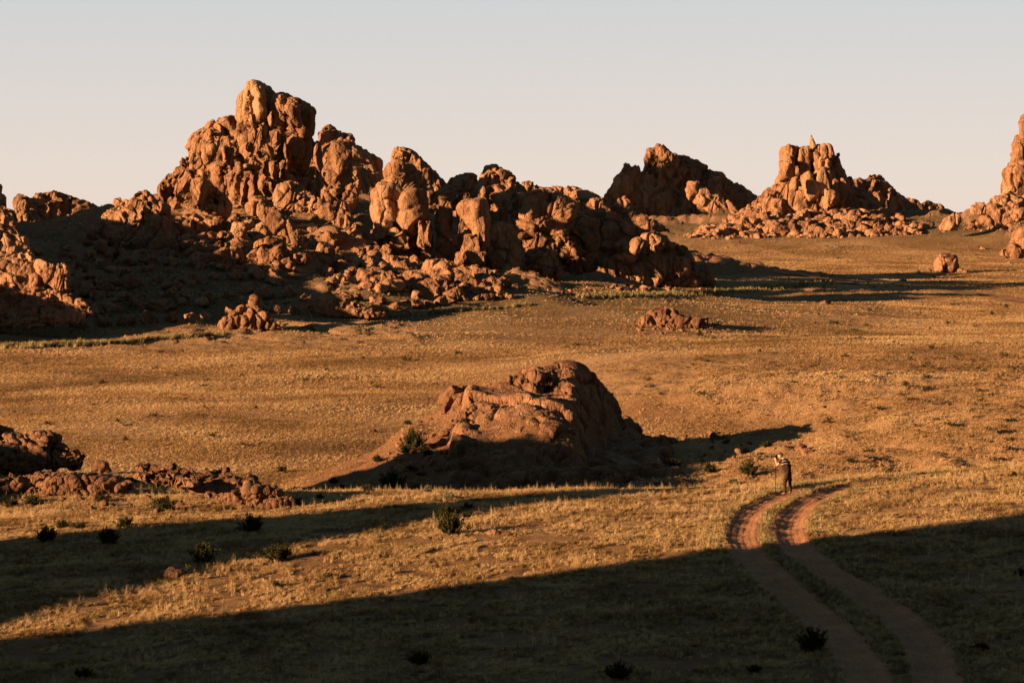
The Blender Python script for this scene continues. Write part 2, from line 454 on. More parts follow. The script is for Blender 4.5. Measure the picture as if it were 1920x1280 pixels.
# ------------------------------------------------------------------ the track (two ruts)
RUTL = [(1648, 1330), (1632, 1280), (1600, 1225), (1535, 1155), (1470, 1100), (1415, 1050), (1391, 1015), (1392, 985), (1415, 955), (1468, 928), (1520, 913), (1575, 904)]
RUTR = [(1775, 1330), (1755, 1280), (1738, 1215), (1690, 1160), (1610, 1105), (1535, 1058), (1496, 1027), (1480, 1000), (1484, 972), (1512, 943), (1560, 920), (1625, 905)]
def catmull(pts, n=24):
    pts = np.array(pts, float)
    q = np.vstack([2 * pts[0] - pts[1], pts, 2 * pts[-1] - pts[-2]])
    o = []
    for i in range(1, len(q) - 2):
        for t in np.linspace(0, 1, n, endpoint=False):
            o.append(0.5 * (2 * q[i] + (q[i + 1] - q[i - 1]) * t + (2 * q[i - 1] - 5 * q[i] + 4 * q[i + 1] - q[i + 2]) * t * t + (3 * q[i] - q[i - 1] - 3 * q[i + 1] + q[i + 2]) * t ** 3))
    o.append(q[-2])
    return np.array(o)
def rut_path(px):
    p = []
    for (u, v) in px:
        x, y, z = on_ground(u, v)
        if y > 107.5: y = 107.5 + 0.05 * len(p); x = (u - 960) / F * y
        p.append((x, y))
    p.append((p[-1][0] + 5, p[-1][1] + 4)); p.append((p[-1][0] + 9, p[-1][1] + 12))
    return catmull(np.array(p), 20)
def _end(p):
    return p
PL = rut_path(RUTL); PR = rut_path(RUTR)
def dist_path(X, Y, path):
    d = np.full(X.shape, 1e9)
    m = (Y > 55) & (Y < 125) & (X > 0) & (X < 40)
    x = X[m]; y = Y[m]; best = np.full(x.shape, 1e9)
    for a, b in zip(path[:-1:4], list(path[4::4]) + [path[-1]]):
        ab = b - a; t = np.clip(((x - a[0]) * ab[0] + (y - a[1]) * ab[1]) / max(ab @ ab, 1e-9), 0, 1)
        best = np.minimum(best, np.hypot(x - a[0] - t * ab[0], y - a[1] - t * ab[1]))
    d[m] = best
    return d

# ------------------------------------------------------------------ ground sheet
def build_ground():
    ys = np.concatenate([np.linspace(-220, 40, 34, endpoint=False), np.linspace(40, 56, 20, endpoint=False), np.arange(56, 112, 0.16),
                         np.arange(112, 200, 0.42), np.exp(np.arange(math.log(200), math.log(360), 0.0042)), np.exp(np.arange(math.log(360), math.log(640), 0.0016)), np.exp(np.arange(math.log(640), math.log(1100), 0.0042)),
                         np.exp(np.linspace(math.log(1105), math.log(20000), 70))])
    t = np.linspace(-1, 1, 440)
    e = 1 + (np.linspace(0, 1, 36)[1:] ** 1.8) * 12
    ts = np.concatenate([-e[::-1], t, e])
    Yg, Tg = np.meshgrid(ys, ts, indexing='ij')
    Xg = Tg * 0.235 * np.maximum(Yg, 62)
    Z = gz(Xg, Yg)
    _, res = gz_smooth(Xg, Yg)
    dl = np.minimum(dist_path(Xg, Yg, PL), dist_path(Xg, Yg, PR))
    Z = Z - 0.20 * (1 - ss(0.56, 0.80, dl))
    co = np.stack([Xg.ravel(), Yg.ravel(), Z.ravel()], 1)
    nr, nc = Yg.shape
    i = np.arange(nr * nc).reshape(nr, nc)
    fc = np.stack([i[:-1, :-1].ravel(), i[:-1, 1:].ravel(), i[1:, 1:].ravel(), i[1:, :-1].ravel()], 1)
    me = make_mesh('ground', co, fc, True, M_ground)
    soil = np.clip(1 - dl / 1.6, 0, 1) * 0.8
    mound = np.clip(np.abs(res) / 2.0, 0, 1) * ((Yg > 108) & (Yg < 230)) * (1 - ss(1230, 1330, 960 + Xg / np.maximum(Yg, 1) * F))
    soil = np.maximum(soil, mound * 0.85)
    at = me.attributes.new('soil', 'FLOAT', 'POINT'); at.data.foreach_set('value', soil.ravel().astype(np.float32))
    scrub = np.clip(np.abs(res) / 4.0, 0, 1) * ((Yg > 300) & (Yg < 1200)) * 0.75
    at = me.attributes.new('scrub', 'FLOAT', 'POINT'); at.data.foreach_set('value', scrub.ravel().astype(np.float32))
    o = link('ground', me); tag(o, kind='structure')
    return o
build_ground()

FARROAD = []
def build_track():
    m, nt, N, L = mat_new('red_dirt')
    out = N.new('ShaderNodeOutputMaterial'); b = N.new('ShaderNodeBsdfPrincipled'); b.inputs['Roughness'].default_value = 0.95
    b.inputs['Specular IOR Level'].default_value = 0.1
    tc = N.new('ShaderNodeTexCoord'); uv = tc.outputs['UV']
    g = N.new('ShaderNodeNewGeometry')
    n1 = noise_node(N, L, g.outputs['Position'], 1.2, 6, 0.65)
    r1 = ramp(N, [(0.3, (0.31, 0.145, 0.075)), (0.7, (0.47, 0.235, 0.125))]); L.new(n1.outputs['Fac'], r1.inputs[0])
    n2 = noise_node(N, L, mapping(N, L, uv, (9, 0.35, 1)), 3, 5, 0.7)
    r2 = ramp(N, [(0.35, (0.75, 0.72, 0.7)), (0.65, (1.1, 1.1, 1.1))]); L.new(n2.outputs['Fac'], r2.inputs[0])
    L.new(mixc(N, L, 0.9, r1.outputs[0], r2.outputs[0], 'MULTIPLY'), b.inputs['Base Color'])
    nb = noise_node(N, L, g.outputs['Position'], 9, 5, 0.7)
    ad = N.new('ShaderNodeMath'); ad.operation = 'ADD'; L.new(n2.outputs['Fac'], ad.inputs[0]); L.new(nb.outputs['Fac'], ad.inputs[1])
    bp = N.new('ShaderNodeBump'); bp.inputs['Strength'].default_value = 0.9; bp.inputs['Distance'].default_value = 0.06
    L.new(ad.outputs[0], bp.inputs['Height']); L.new(bp.outputs[0], b.inputs['Normal']); L.new(b.outputs[0], out.inputs[0])
    vs = []; fs = []; uvs = []; off = 0
    for path in (PL, PR):
        # resample
        seg = np.r_[0, np.cumsum(np.hypot(*np.diff(path, axis=0).T))]
        s = np.arange(0, seg[-1], 0.12)
        px = np.interp(s, seg, path[:, 0]); py = np.interp(s, seg, path[:, 1])
        tx = np.gradient(px); ty = np.gradient(py); l = np.hypot(tx, ty); nx, ny = -ty / l, tx / l
        ws = np.linspace(-0.85, 0.85, 23)
        Xs = px[:, None] + nx[:, None] * ws; Ys = py[:, None] + ny[:, None] * ws
        G = gz(Xs, Ys)
        edge = fbm(np.stack([Xs.ravel() * 1.7, Ys.ravel() * 1.7, 0 * Xs.ravel()], 1), 3, 77).reshape(Xs.shape) * 0.05
        aw = np.abs(ws)
        prof = -0.09 + 0.085 * ss(0.1, 0.62, aw) - 0.6 * np.clip(aw - 0.68, 0, 1) + 0.014 * np.cos(ws * 26)
        Zs = G + prof[None, :] + edge * 0.5
        n, k = Xs.shape
        vs.append(np.stack([Xs.ravel(), Ys.ravel(), Zs.ravel()], 1))
        i = np.arange(n * k).reshape(n, k) + off
        fs.append(np.stack([i[:-1, :-1].ravel(), i[1:, :-1].ravel(), i[1:, 1:].ravel(), i[:-1, 1:].ravel()], 1))
        uvs.append(np.stack([np.tile(ws, n), np.repeat(s, k)], 1)); off += n * k
    V = np.vstack(vs); Fc = np.vstack(fs); U = np.vstack(uvs)
    me = make_mesh('dirt_track', V, Fc, True, m)
    lay = me.uv_layers.new(name='UVMap')
    lay.data.foreach_set('uv', U[Fc.ravel()].astype(np.float32).ravel())
    tag(link('dirt_track', me), kind='structure')
    # the same road again, thin and far off on the plain
    pts = catmull([on_ground(u, v)[:2] for (u, v) in [(1318, 481), (1350, 484), (1400, 490), (1450, 503), (1500, 515), (1560, 526), (1600, 533)]], 14)
    pts2 = catmull([on_ground(u, v)[:2] for (u, v) in [(1780, 546), (1840, 552), (1900, 562), (1940, 568)]], 14)
    vs = []; fs = []; off = 0
    FARROAD.extend([pts, pts2])
    for pp, wd in ((pts, 5.5), (pts2, 3.0)):
        tx = np.gradient(pp[:, 0]); ty = np.gradient(pp[:, 1]); l = np.hypot(tx, ty); nx, ny = -ty / l, tx / l
        ws = np.linspace(-wd / 2, wd / 2, 5)
        Xs = pp[:, 0][:, None] + nx[:, None] * ws; Ys = pp[:, 1][:, None] + ny[:, None] * ws
        Zs = gz(Xs, Ys) + 0.22
        n, k = Xs.shape; i = np.arange(n * k).reshape(n, k) + off
        vs.append(np.stack([Xs.ravel(), Ys.ravel(), Zs.ravel()], 1)); off += n * k
        fs.append(np.stack([i[:-1, :-1].ravel(), i[1:, :-1].ravel(), i[1:, 1:].ravel(), i[:-1, 1:].ravel()], 1))
    me = make_mesh('dirt_track_far', np.vstack(vs), np.vstack(fs), True, m)
    lay = me.uv_layers.new(name='UVMap'); lay.data.foreach_set('uv', np.repeat(np.arange(me.vertices.__len__()) % 5 / 5.0, 1)[np.vstack(fs).ravel()].repeat(2).astype(np.float32))
    tag(link('distant_dirt_track', me), kind='structure')
build_track()

# ------------------------------------------------------------------ rock builder
def lobe(center, rad, sub, cell, p=2.6, rotv=(0, 0, 0), amp=0.10, seed=0, crack=0.22, vstretch=1.7, taper=0.0, raw=False):
    """one rounded buttress; joints are cut in world space so neighbouring lobes share them"""
    d, f = ico(sub)
    r = (np.abs(d) ** p).sum(1) ** (-1 / p)
    q = d * r[:, None]
    rj = np.random.default_rng(seed * 131 + int(abs(center[0]) * 7 + abs(center[2]) * 13))
    js = np.random.default_rng(seed + 5000)
    th = js.random() * 1.5
    base = [(math.cos(th + k_), math.sin(th + k_), 0.12 * js.normal()) for k_ in (0, 1.45, 0.75)] + [(0.25 * js.normal(), 0.25 * js.normal(), 1.0)]
    for a_ in base:
        for sg_ in (1, -1):
            v_ = np.array(a_) * sg_ + rj.normal(size=3) * 0.16; v_ /= np.linalg.norm(v_)
            ov = np.clip(q @ v_ - (0.68 + 0.30 * rj.random()), 0, None); q = q - ov[:, None] * v_ * 0.93
    for k_ in range(5):
        v_ = rj.normal(size=3); v_ /= np.linalg.norm(v_)
        ov = np.clip(q @ v_ - (0.78 + 0.22 * rj.random()), 0, None); q = q - ov[:, None] * v_ * 0.9
    rad = np.array(rad, float)
    loc = q * rad
    nrm = d / rad; nrm = nrm / np.linalg.norm(nrm, axis=1)[:, None]
    if any(rotv):
        M = np.array(Euler(rotv).to_matrix()); loc = loc @ M.T; nrm = nrm @ M.T
    w = loc + np.array(center)
    sz = (rad[0] * rad[1] * rad[2]) ** (1 / 3)
    disp = fbm(w / (sz * 0.9), 3, seed + 3) * amp * sz
    if raw: return w + nrm * disp[:, None], f
    ws = w + np.stack([vnoise(w / (cell * 1.3), seed + 11), vnoise(w / (cell * 1.3), seed + 12), vnoise(w / (cell * 1.3), seed + 13)], 1) * cell * 0.35
    F1, F2, ID = voronoi(ws / np.array([cell, cell, cell * vstretch]), seed + 50)
    e = F2 - F1
    disp += (np.sqrt(np.clip(e / 0.17, 0, 1)) - 1) * crack * cell * 0.45 + (ID - 0.5) * 0.6 * crack * cell
    c2 = cell * 0.40
    msk = ss(-0.1, 0.45, vnoise(w / (cell * 1.1), seed + 71))
    F1, F2, ID = voronoi(ws / np.array([c2, c2, c2 * (1 + (vstretch - 1) * 0.6)]), seed + 60)
    disp += ((np.sqrt(np.clip((F2 - F1) / 0.2, 0, 1)) - 1) * crack * c2 * 0.4 + (ID - 0.5) * 0.4 * crack * c2) * (0.06 + 0.94 * msk)
    disp += (0.35 - np.abs(vnoise(ws / np.array([cell * 0.45, cell * 0.45, cell * 0.45 * vstretch]), seed + 5))) * cell * 0.06 + fbm(w / (cell * 0.14), 2, seed + 6) * cell * 0.02
    return w + nrm * disp[:, None], f

def joints(w, nrm, cell, crack, vs, seed):
    """fracture pattern of a whole crag: long joints, secondary cracks, weathering"""
    wp = w + np.stack([vnoise(w / (cell * 1.5), seed + 11), vnoise(w / (cell * 1.5), seed + 12), vnoise(w / (cell * 1.5), seed + 13)], 1) * cell * 0.45
    c1 = cell * 1.35
    F1, F2, ID = voronoi(wp / np.array([c1, c1, c1 * vs * 1.15]), seed + 50)
    d = (np.sqrt(np.clip((F2 - F1) / 0.10, 0, 1)) - 1) * crack * cell * 0.75 + (ID - 0.5) * crack * cell * 1.0
    c2 = cell * 0.62
    m1 = ss(-0.3, 0.3, vnoise(w / (cell * 1.6), seed + 71))
    F1, F2, ID = voronoi(wp / np.array([c2, c2, c2 * (0.6 + 0.7 * vs)]), seed + 60)
    d += ((np.sqrt(np.clip((F2 - F1) / 0.14, 0, 1)) - 1) * crack * c2 * 0.65 + (ID - 0.5) * crack * c2 * 0.7) * (0.2 + 0.8 * m1)
    c3 = cell * 0.26
    m2 = ss(0.0, 0.4, vnoise(w / (cell * 0.9), seed + 73))
    F1, F2, ID = voronoi(wp / np.array([c3, c3, c3 * (0.7 + 0.4 * vs)]), seed + 65)
    d += ((np.sqrt(np.clip((F2 - F1) / 0.2, 0, 1)) - 1) * crack * c3 * 0.6 + (ID - 0.5) * crack * c3 * 0.6) * m2
    if vs > 1.3:   # fluting down the steep walls
        fl = 0.28 - np.abs(vnoise(wp / np.array([cell * 0.42, cell * 0.42, cell * 2.6]), seed + 81))
        d += fl * crack * cell * 0.55 * (1 - np.abs(nrm[:, 2])) * (0.4 + 0.6 * m1)
    d += fbm(w / (cell * 0.5), 3, seed + 6) * cell * 0.025
    return w + nrm * d[:, None]

def merge_rock(V, Fc, vox, smooth, cell, crack, vs, seed):
    """fuse overlapping buttresses into one skin, soften their seams, then cut the joints"""
    o0 = V.mean(0)
    tmp = bpy.data.objects.new('tmp', make_mesh('tmp', V - o0, Fc, False)); COL.objects.link(tmp)
    md = tmp.modifiers.new('r', 'REMESH'); md.mode = 'VOXEL'; md.voxel_size = vox; md.adaptivity = 0
    dg = bpy.context.evaluated_depsgraph_get(); ev = tmp.evaluated_get(dg); me = ev.to_mesh()
    n = len(me.vertices); co = np.empty(n * 3, np.float32); me.vertices.foreach_get('co', co); co = co.reshape(-1, 3).astype(float)
    nl = len(me.loops); li = np.empty(nl, np.int32); me.loops.foreach_get('vertex_index', li); fq = li.reshape(-1, 4)
    ed = np.empty(len(me.edges) * 2, np.int32); me.edges.foreach_get('vertices', ed); ed = ed.reshape(-1, 2)
    ev.to_mesh_clear(); md_ = tmp.data; bpy.data.objects.remove(tmp); bpy.data.meshes.remove(md_)
    deg = np.bincount(ed.ravel(), minlength=n).astype(float)
    for _ in range(smooth):
        acc = np.stack([np.bincount(ed[:, 0], co[ed[:, 1], k], n) + np.bincount(ed[:, 1], co[ed[:, 0], k], n) for k in range(3)], 1)
        co = co * 0.4 + acc / np.maximum(deg, 1)[:, None] * 0.6
    a = co[fq[:, 0]]; b = co[fq[:, 1]]; c = co[fq[:, 2]]; d = co[fq[:, 3]]
    fn = np.cross(c - a, d - b)
    nm = np.stack([sum(np.bincount(fq[:, j], fn[:, k], n) for j in range(4)) for k in range(3)], 1)
    nm /= np.linalg.norm(nm, axis=1)[:, None] + 1e-12
    return joints(co + o0, nm, cell, crack, vs, seed), fq

def sub_for(px):
    return 6 if px > 34 else 5 if px > 11 else 4 if px > 5 else 3

def pack(poly, rmax, rmin, seed, shrink=0.62, maxn=200):
    """greedy circles filling a traced outline"""
    r_ = random.Random(seed)
    poly = np.array(poly, float)
    x0, y0 = poly.min(0); x1, y1 = poly.max(0)
    st = max(1.5, rmin / 3)
    gx, gy = np.meshgrid(np.arange(x0, x1, st), np.arange(y0, y1, st))
    g = np.stack([gx.ravel(), gy.ravel()], 1)
    a = poly; b = np.roll(poly, -1, 0)
    ins = np.zeros(len(g), bool); D = np.full(len(g), 1e9)
    for (ax, ay), (bx, by) in zip(a, b):
        c = ((ay > g[:, 1]) != (by > g[:, 1]))
        with np.errstate(divide='ignore', invalid='ignore'):
            xi = (bx - ax) * (g[:, 1] - ay) / (by - ay + 1e-12) + ax
        ins ^= c & (g[:, 0] < xi)
        e = np.array([bx - ax, by - ay]); t = np.clip(((g - [ax, ay]) @ e) / max(e @ e, 1e-9), 0, 1)
        D = np.minimum(D, np.hypot(g[:, 0] - ax - t * e[0], g[:, 1] - ay - t * e[1]))
    D[~ins] = 0
    free = D > rmin * 0.9
    out = []
    while free.any() and len(out) < maxn:
        val = np.where(free, np.minimum(D, rmax) * (0.75 + 0.25 * np.array([r_.random() for _ in range(1)] * 1)[0]), 0)
        val = val * (1 + 0.12 * np.sin(g[:, 0] * 0.31 + g[:, 1] * 0.23 + seed))
        i = int(val.argmax()); r = min(D[i], rmax)
        if r < rmin: break
        out.append((g[i, 0], g[i, 1], r))
        free &= np.hypot(g[:, 0] - g[i, 0], g[:, 1] - g[i, 1]) > r * shrink
    return out

TRI = [0]
def crag(name, label, cat, Y, outline, rmax=26, rmin=4, cell=5.0, slope=0.7, elong=1.25, extra=(), seed=1, mat=None,
         crack=0.22, vs=1.7, depth=1.0, p=2.6, tilt=0.0, amp=0.10, parent=None, group=None, shrink=0.62, rz=0.0, fl=1.0, foot=None, ground=False, run=0.0):
    """a rock mass: outline traced in the photograph, standing at distance Y with real depth"""
    V = []; Fc = []; off = 0; fuse = (not ground) and bool(outline)
    if foot:
        y_ = on_ground(foot[0], foot[1])[1]; print('FOOT', label[:40], Y, round(y_, 1)); Y = y_ + (foot[2] if len(foot) > 2 else 1.0)
    k = Y / F
    r_ = random.Random(seed)
    lobes = []
    if outline:
        vt = min(q[1] for q in outline)
        for (u, v, r) in pack(outline, rmax, rmin, seed, shrink):
            ru = r * (1.02 if r > rmin * 1.5 else 0.95); rv = r * (elong if r < rmax * 0.99 else elong)
            # keep the tops of the elongated lobes inside the outline
            v2 = v + (rv - ru) * 0.9
            y = Y - slope * (v - vt) * k + (r_.random() - 0.5) * r * k * 0.5
            y += run * (u - outline[0][0]) * k
            if ground:
                gx_, gy_, g_z = on_ground(u, v + r * 0.4); y = min(gy_, 1100) + r * k * 0.3; v2 = v; q_ = 0.7 + 0.7 * r_.random(); ru *= q_; rv *= q_
            lobes.append((u, v2, ru, rv, y, tilt + (r_.random() - 0.5) * (0.25 if slope < 2.5 else 1.3), depth * (0.8 + 0.5 * r_.random()), rz, fl))
    for e in extra:
        u, v, ru, rv = e[:4]; dy = e[4] if len(e) > 4 else 0; tl = e[5] if len(e) > 5 else 0; dr = e[6] if len(e) > 6 else 1.0
        lobes.append((u, v, ru, rv, Y + dy, tl, dr, e[7] if len(e) > 7 else 0.0, 1.0))
    for n, (u, v, ru, rv, y, tl, dr, rzz, fl_) in enumerate(lobes):
        s = y / F
        c = P(u, v, y)
        rx = ru * s; rzd = rv * s; rz_ = rzd; ry = max(rx, (rx + rz_) / 2 * 0.7) * dr * fl_
        w, f = lobe(c, (rx, ry, rz_), sub_for(max(ru, rv)), min(cell, max(rx, rz_) * 0.85), p, (0, tl, rzz + (r_.random() * 0.6 - 0.3) * (0.4 if rzz else 1)), amp, seed, crack, vs, 0.0, fuse)
        V.append(w); Fc.append(f + off); off += len(w)
    V = np.vstack(V); Fc = np.vstack(Fc)
    if fuse: V, Fc = merge_rock(V, Fc, k * 1.4, 2, cell, crack, vs, seed)
    if parent is None:
        o0 = V.mean(0); o0[2] = V[:, 2].min()
    else:
        o0 = np.array(parent.location)
    me = make_mesh(name, V - o0, Fc, True, mat or M_rock)
    TRI[0] += len(Fc)
    o = link(name, me, tuple(o0) if parent is None else (0, 0, 0), parent)
    if parent is None: tag(o, label, cat, group)
    elif label: o['label'] = label
    if ground: o['kind'] = 'stuff'
    return o

#CRAGS
exec_crags = True
# --- left edge
crag('rock_crag', 'orange sunlit crag of knobbly granite at the far left edge of the massif', 'rock crag', 388,
     [(-60, 380), (-20, 400), (8, 383), (30, 395), (38, 430), (55, 440), (60, 475), (80, 500), (82, 545), (-60, 560)], rmax=20, rmin=5, cell=3.0, slope=0.9, seed=2)
crag('rock_crag', 'dark slender knob cut off by the left edge of the picture at the skyline', 'rock crag', 455,
     [(-30, 330), (-8, 335), (3, 345), (4, 362), (13, 370), (14, 400), (-30, 410)], rmax=14, rmin=4, cell=4, seed=3)
crag('rock_rib', 'low sunlit rib of granite descending into the shadowed bowl on the left', 'rock rib', 378,
     [(55, 480), (75, 484), (100, 487), (128, 492), (134, 520), (128, 545), (100, 540), (70, 515)], rmax=16, rmin=4, cell=3.0, slope=0.8, seed=4)
crag('rock_slope', 'shadowed rocky slope below the left edge crag', 'rock slope', 374,
     [(-60, 560), (60, 540), (110, 545), (150, 560), (180, 590), (150, 610), (60, 620), (-60, 630)], rmax=13, rmin=5, cell=4, slope=1.4, elong=0.8, vs=0.8, seed=5, crack=0.25, shrink=0.8)
crag('rock_hump', 'dark rounded hump on the skyline behind the left slope', 'rock hump', 600,
     [(25, 372), (33, 361), (45, 366), (58, 372), (65, 362), (88, 355), (108, 357), (130, 362), (160, 372), (180, 380), (203, 395), (206, 440), (30, 440)], rmax=26, rmin=4, cell=6, seed=6, run=0.45, rz=0.5, fl=0.55)
crag('rock_crag', 'pale domed crag standing left of the high summit massif', 'rock crag', 475,
     [(150, 440), (185, 425), (195, 400), (208, 385), (226, 378), (236, 384), (246, 370), (256, 358), (270, 356), (282, 362), (288, 376), (300, 378), (318, 390), (325, 420), (318, 455), (280, 470), (235, 470), (190, 450)],
     rmax=22, rmin=4, cell=4.5, seed=7, slope=0.8)
crag('rock_outcrop', 'small dark blocks on the saddle left of the domed crag', 'rock', 560,
     [(208, 380), (211, 369), (224, 370), (226, 375), (243, 375), (246, 395), (210, 400)], rmax=8, rmin=3, cell=3, seed=8)
# --- summit massif
crag('summit_massif', 'highest granite massif with vertical fluted walls under the twin summit blocks', 'mountain', 560,
     [(290, 350), (300, 340), (318, 322), (336, 300), (346, 285), (350, 262), (362, 245), (385, 238), (392, 228), (402, 222), (414, 226), (424, 218), (436, 218), (470, 226), (520, 236), (560, 248), (592, 254),
      (606, 300), (610, 350), (600, 400), (560, 420), (520, 405), (470, 410), (440, 420), (400, 415), (350, 405), (300, 395)],
     rmax=30, rmin=5, cell=6.5, seed=10, slope=0.55, elong=1.6, vs=2.6, crack=0.30,
     extra=[(377, 272, 17, 30, -28, 0.15), (397, 268, 18, 28, -30, 0.1), (392, 290, 18, 18, -36), (365, 300, 14, 16, -34, 0.3), (345, 305, 10, 14, -30),
            (322, 345, 24, 36, -42, 0.45), (345, 350, 24, 42, -46, 0.2), (372, 365, 24, 38, -50, 0.1), (398, 372, 18, 34, -48, -0.1), (305, 368, 18, 28, -44, 0.2), (415, 385, 14, 26, -46),
            (488, 270, 17, 42, -34, 0.05), (500, 300, 13, 34, -38, 0.08), (470, 262, 10, 30, -28, 0.2), (520, 275, 11, 36, -30, -0.05), (536, 290, 9, 30, -32), (432, 292, 10, 34, -34), (440, 275, 9, 22, -30),
            (476, 310, 9, 22, -40), (515, 320, 10, 24, -42), (530, 318, 8, 20, -40), (552, 285, 12, 32, -22), (570, 290, 12, 36, -18), (590, 300, 14, 44, -10),
            (448, 318, 8, 16, -42), (425, 340, 26, 40, -20), (460, 355, 26, 44, -24), (500, 350, 22, 30, -34), (418, 305, 12, 30, -20)])
crag('summit_block', 'great rounded double-jointed block crowning the highest massif', 'summit block', 545,
     [(440, 222), (437, 208), (443, 190), (450, 172), (462, 158), (476, 153), (498, 154), (512, 160), (521, 172), (520, 192), (514, 215), (500, 238), (480, 236), (455, 226)],
     rmax=26, rmin=6, cell=7.5, seed=11, slope=0.2, elong=1.3, vs=2.4, crack=0.2, shrink=0.7, p=3,
     extra=[(458, 198, 18, 30, -4, 0.15), (478, 196, 20, 40, -8), (500, 192, 19, 34, 2), (470, 222, 14, 14, -10)])
crag('summit_block', 'right-hand summit block split into upright rounded pillars with a shaded side', 'summit block', 540,
     [(506, 236), (508, 210), (514, 188), (522, 178), (535, 177), (548, 186), (562, 190), (576, 196), (586, 208), (589, 232), (590, 252), (575, 248), (545, 242), (520, 240)],
     rmax=22, rmin=6, cell=6.5, seed=12, slope=0.2, elong=1.35, vs=2.2, crack=0.2, shrink=0.7, p=3,
     extra=[(528, 205, 12, 26, -6), (549, 216, 15, 30, -8), (512, 222, 11, 18, -10), (568, 222, 15, 30, 2), (583, 232, 6, 22, -6)])
crag('rock_shoulder', 'dark right shoulder of the summit massif falling to the saddle', 'rock shoulder', 600,
     [(590, 250), (604, 238), (618, 236), (640, 244), (655, 250), (662, 262), (680, 278), (700, 290), (722, 306), (718, 350), (700, 380), (660, 390), (620, 380), (600, 330)],
     rmax=24, rmin=4, cell=6, seed=13, run=0.45, rz=0.7, fl=0.4, slope=0.5, vs=2.2, crack=0.28)
crag('rock_tower', 'sunlit rounded tower on the right flank of the summit massif', 'rock tower', 530,
     [(612, 300), (615, 275), (625, 264), (645, 261), (658, 270), (662, 290), (657, 322), (650, 345), (660, 370), (650, 400), (620, 400), (600, 380), (598, 345), (608, 325)],
     rmax=22, rmin=5, cell=6, seed=14, slope=0.6, elong=1.4, vs=1.4, extra=[(637, 295, 22, 32, -8)])
crag('rock_rib', 'row of small upright knobs right of the sunlit tower', 'rock rib', 510,
     [(655, 345), (665, 338), (674, 332), (680, 345), (674, 370), (655, 400), (640, 415), (625, 420), (618, 395), (640, 370)], rmax=9, rmin=3, cell=3, seed=15, slope=0.9, elong=1.6)
crag('rock_slab', 'tilted lit slab descending to the right in front of the summit massif', 'rock slab', 480,
     [(462, 395), (466, 375), (480, 364), (495, 368), (515, 385), (535, 400), (552, 420), (566, 445), (560, 462), (535, 458), (510, 430), (485, 405)],
     rmax=16, rmin=5, cell=5, seed=16, slope=0.5, tilt=-0.6, p=3)
crag('rock_crag', 'shadowed arching crag between the tilted slab and the sunlit tower', 'rock crag', 505,
     [(512, 375), (520, 350), (540, 338), (560, 342), (578, 360), (600, 368), (622, 378), (632, 398), (625, 412), (590, 398), (560, 392), (530, 388)], rmax=16, rmin=4, cell=4, seed=17, slope=0.9)
crag('rock_pillar', 'small pale hoodoo under the shaded saddle slope', 'rock pillar', 475,
     [(625, 418), (632, 395), (640, 372), (652, 378), (655, 395), (662, 412), (672, 425), (655, 430), (640, 425)], rmax=9, rmin=3, cell=3, seed=18, elong=1.5)
# --- middle group
crag('rock_crag', 'dark crag with one sunlit boulder on its top behind the middle tor', 'rock crag', 600,
     [(732, 300), (735, 283), (745, 275), (765, 277), (785, 288), (800, 300), (820, 318), (835, 335), (850, 345), (850, 370), (800, 380), (760, 360)], rmax=18, rmin=4, cell=4.5, seed=19, run=0.45, slope=0.5)
crag('granite_tor', 'broad sunlit tor with a rounded head and split base left of the square pillar', 'tor', 505,
     [(700, 360), (705, 345), (722, 330), (728, 310), (740, 300), (762, 300), (780, 306), (792, 325), (800, 350), (806, 385), (806, 420), (812, 440), (806, 466), (780, 462), (740, 460), (705, 440), (702, 400)],
     rmax=30, rmin=7, cell=8, seed=20, slope=0.35, elong=1.3, vs=1.5, shrink=0.7, crack=0.2,
     extra=[(745, 325, 20, 28, -4, 0.3), (762, 328, 20, 26, 2, 0.2), (730, 390, 26, 40, -10), (775, 400, 30, 42, -12), (720, 440, 18, 26, -14), (748, 446, 20, 22, -16), (790, 440, 12, 34, -16), (804, 440, 9, 30, -16), (715, 372, 16, 16, -6)])
crag('rock_crag', 'two slanting sunlit crests with a grassy gully, behind the square pillar', 'rock crag', 560,
     [(812, 370), (825, 352), (840, 345), (845, 335), (862, 325), (880, 320), (892, 326), (898, 340), (890, 365), (875, 385), (860, 385), (840, 395), (825, 395)], rmax=18, rmin=4, cell=4, seed=21, slope=0.7, tilt=0.3)
crag('rock_crag', 'ribbed pointed crag with slanting grooves on the skyline above the square pillar', 'rock crag', 555,
     [(890, 345), (898, 325), (910, 312), (922, 308), (936, 310), (948, 320), (962, 330), (978, 345), (990, 360), (975, 400), (940, 400), (900, 385), (880, 370)], rmax=20, rmin=4, cell=3.2, seed=22, slope=0.6, tilt=0.35, vs=3.5, crack=0.35)
crag('rock_pillar', 'knobbly short pillars between the broad tor and the square pillar', 'rock pillar', 500,
     [(812, 480), (818, 450), (812, 425), (815, 400), (822, 385), (838, 388), (850, 395), (850, 420), (848, 440), (856, 455), (852, 480), (835, 486)], rmax=15, rmin=4, cell=4, seed=23, slope=0.5, elong=1.4)
crag('square_pillar', 'tall square sunlit granite pillar banded across its brow', 'rock pillar', 495,
     [(856, 420), (858, 395), (862, 380), (878, 372), (898, 374), (912, 386), (918, 410), (914, 440), (912, 470), (915, 495), (895, 505), (870, 498), (850, 488), (848, 470), (858, 450)],
     rmax=30, rmin=8, cell=12, seed=24, slope=0.15, elong=1.35, vs=1.2, shrink=0.75, crack=0.12, p=4,
     extra=[(884, 412, 28, 34, 0, 0, 1.1), (885, 448, 27, 30, 0), (870, 484, 20, 18, -6), (898, 484, 18, 20, -5), (892, 392, 22, 18, 2)])
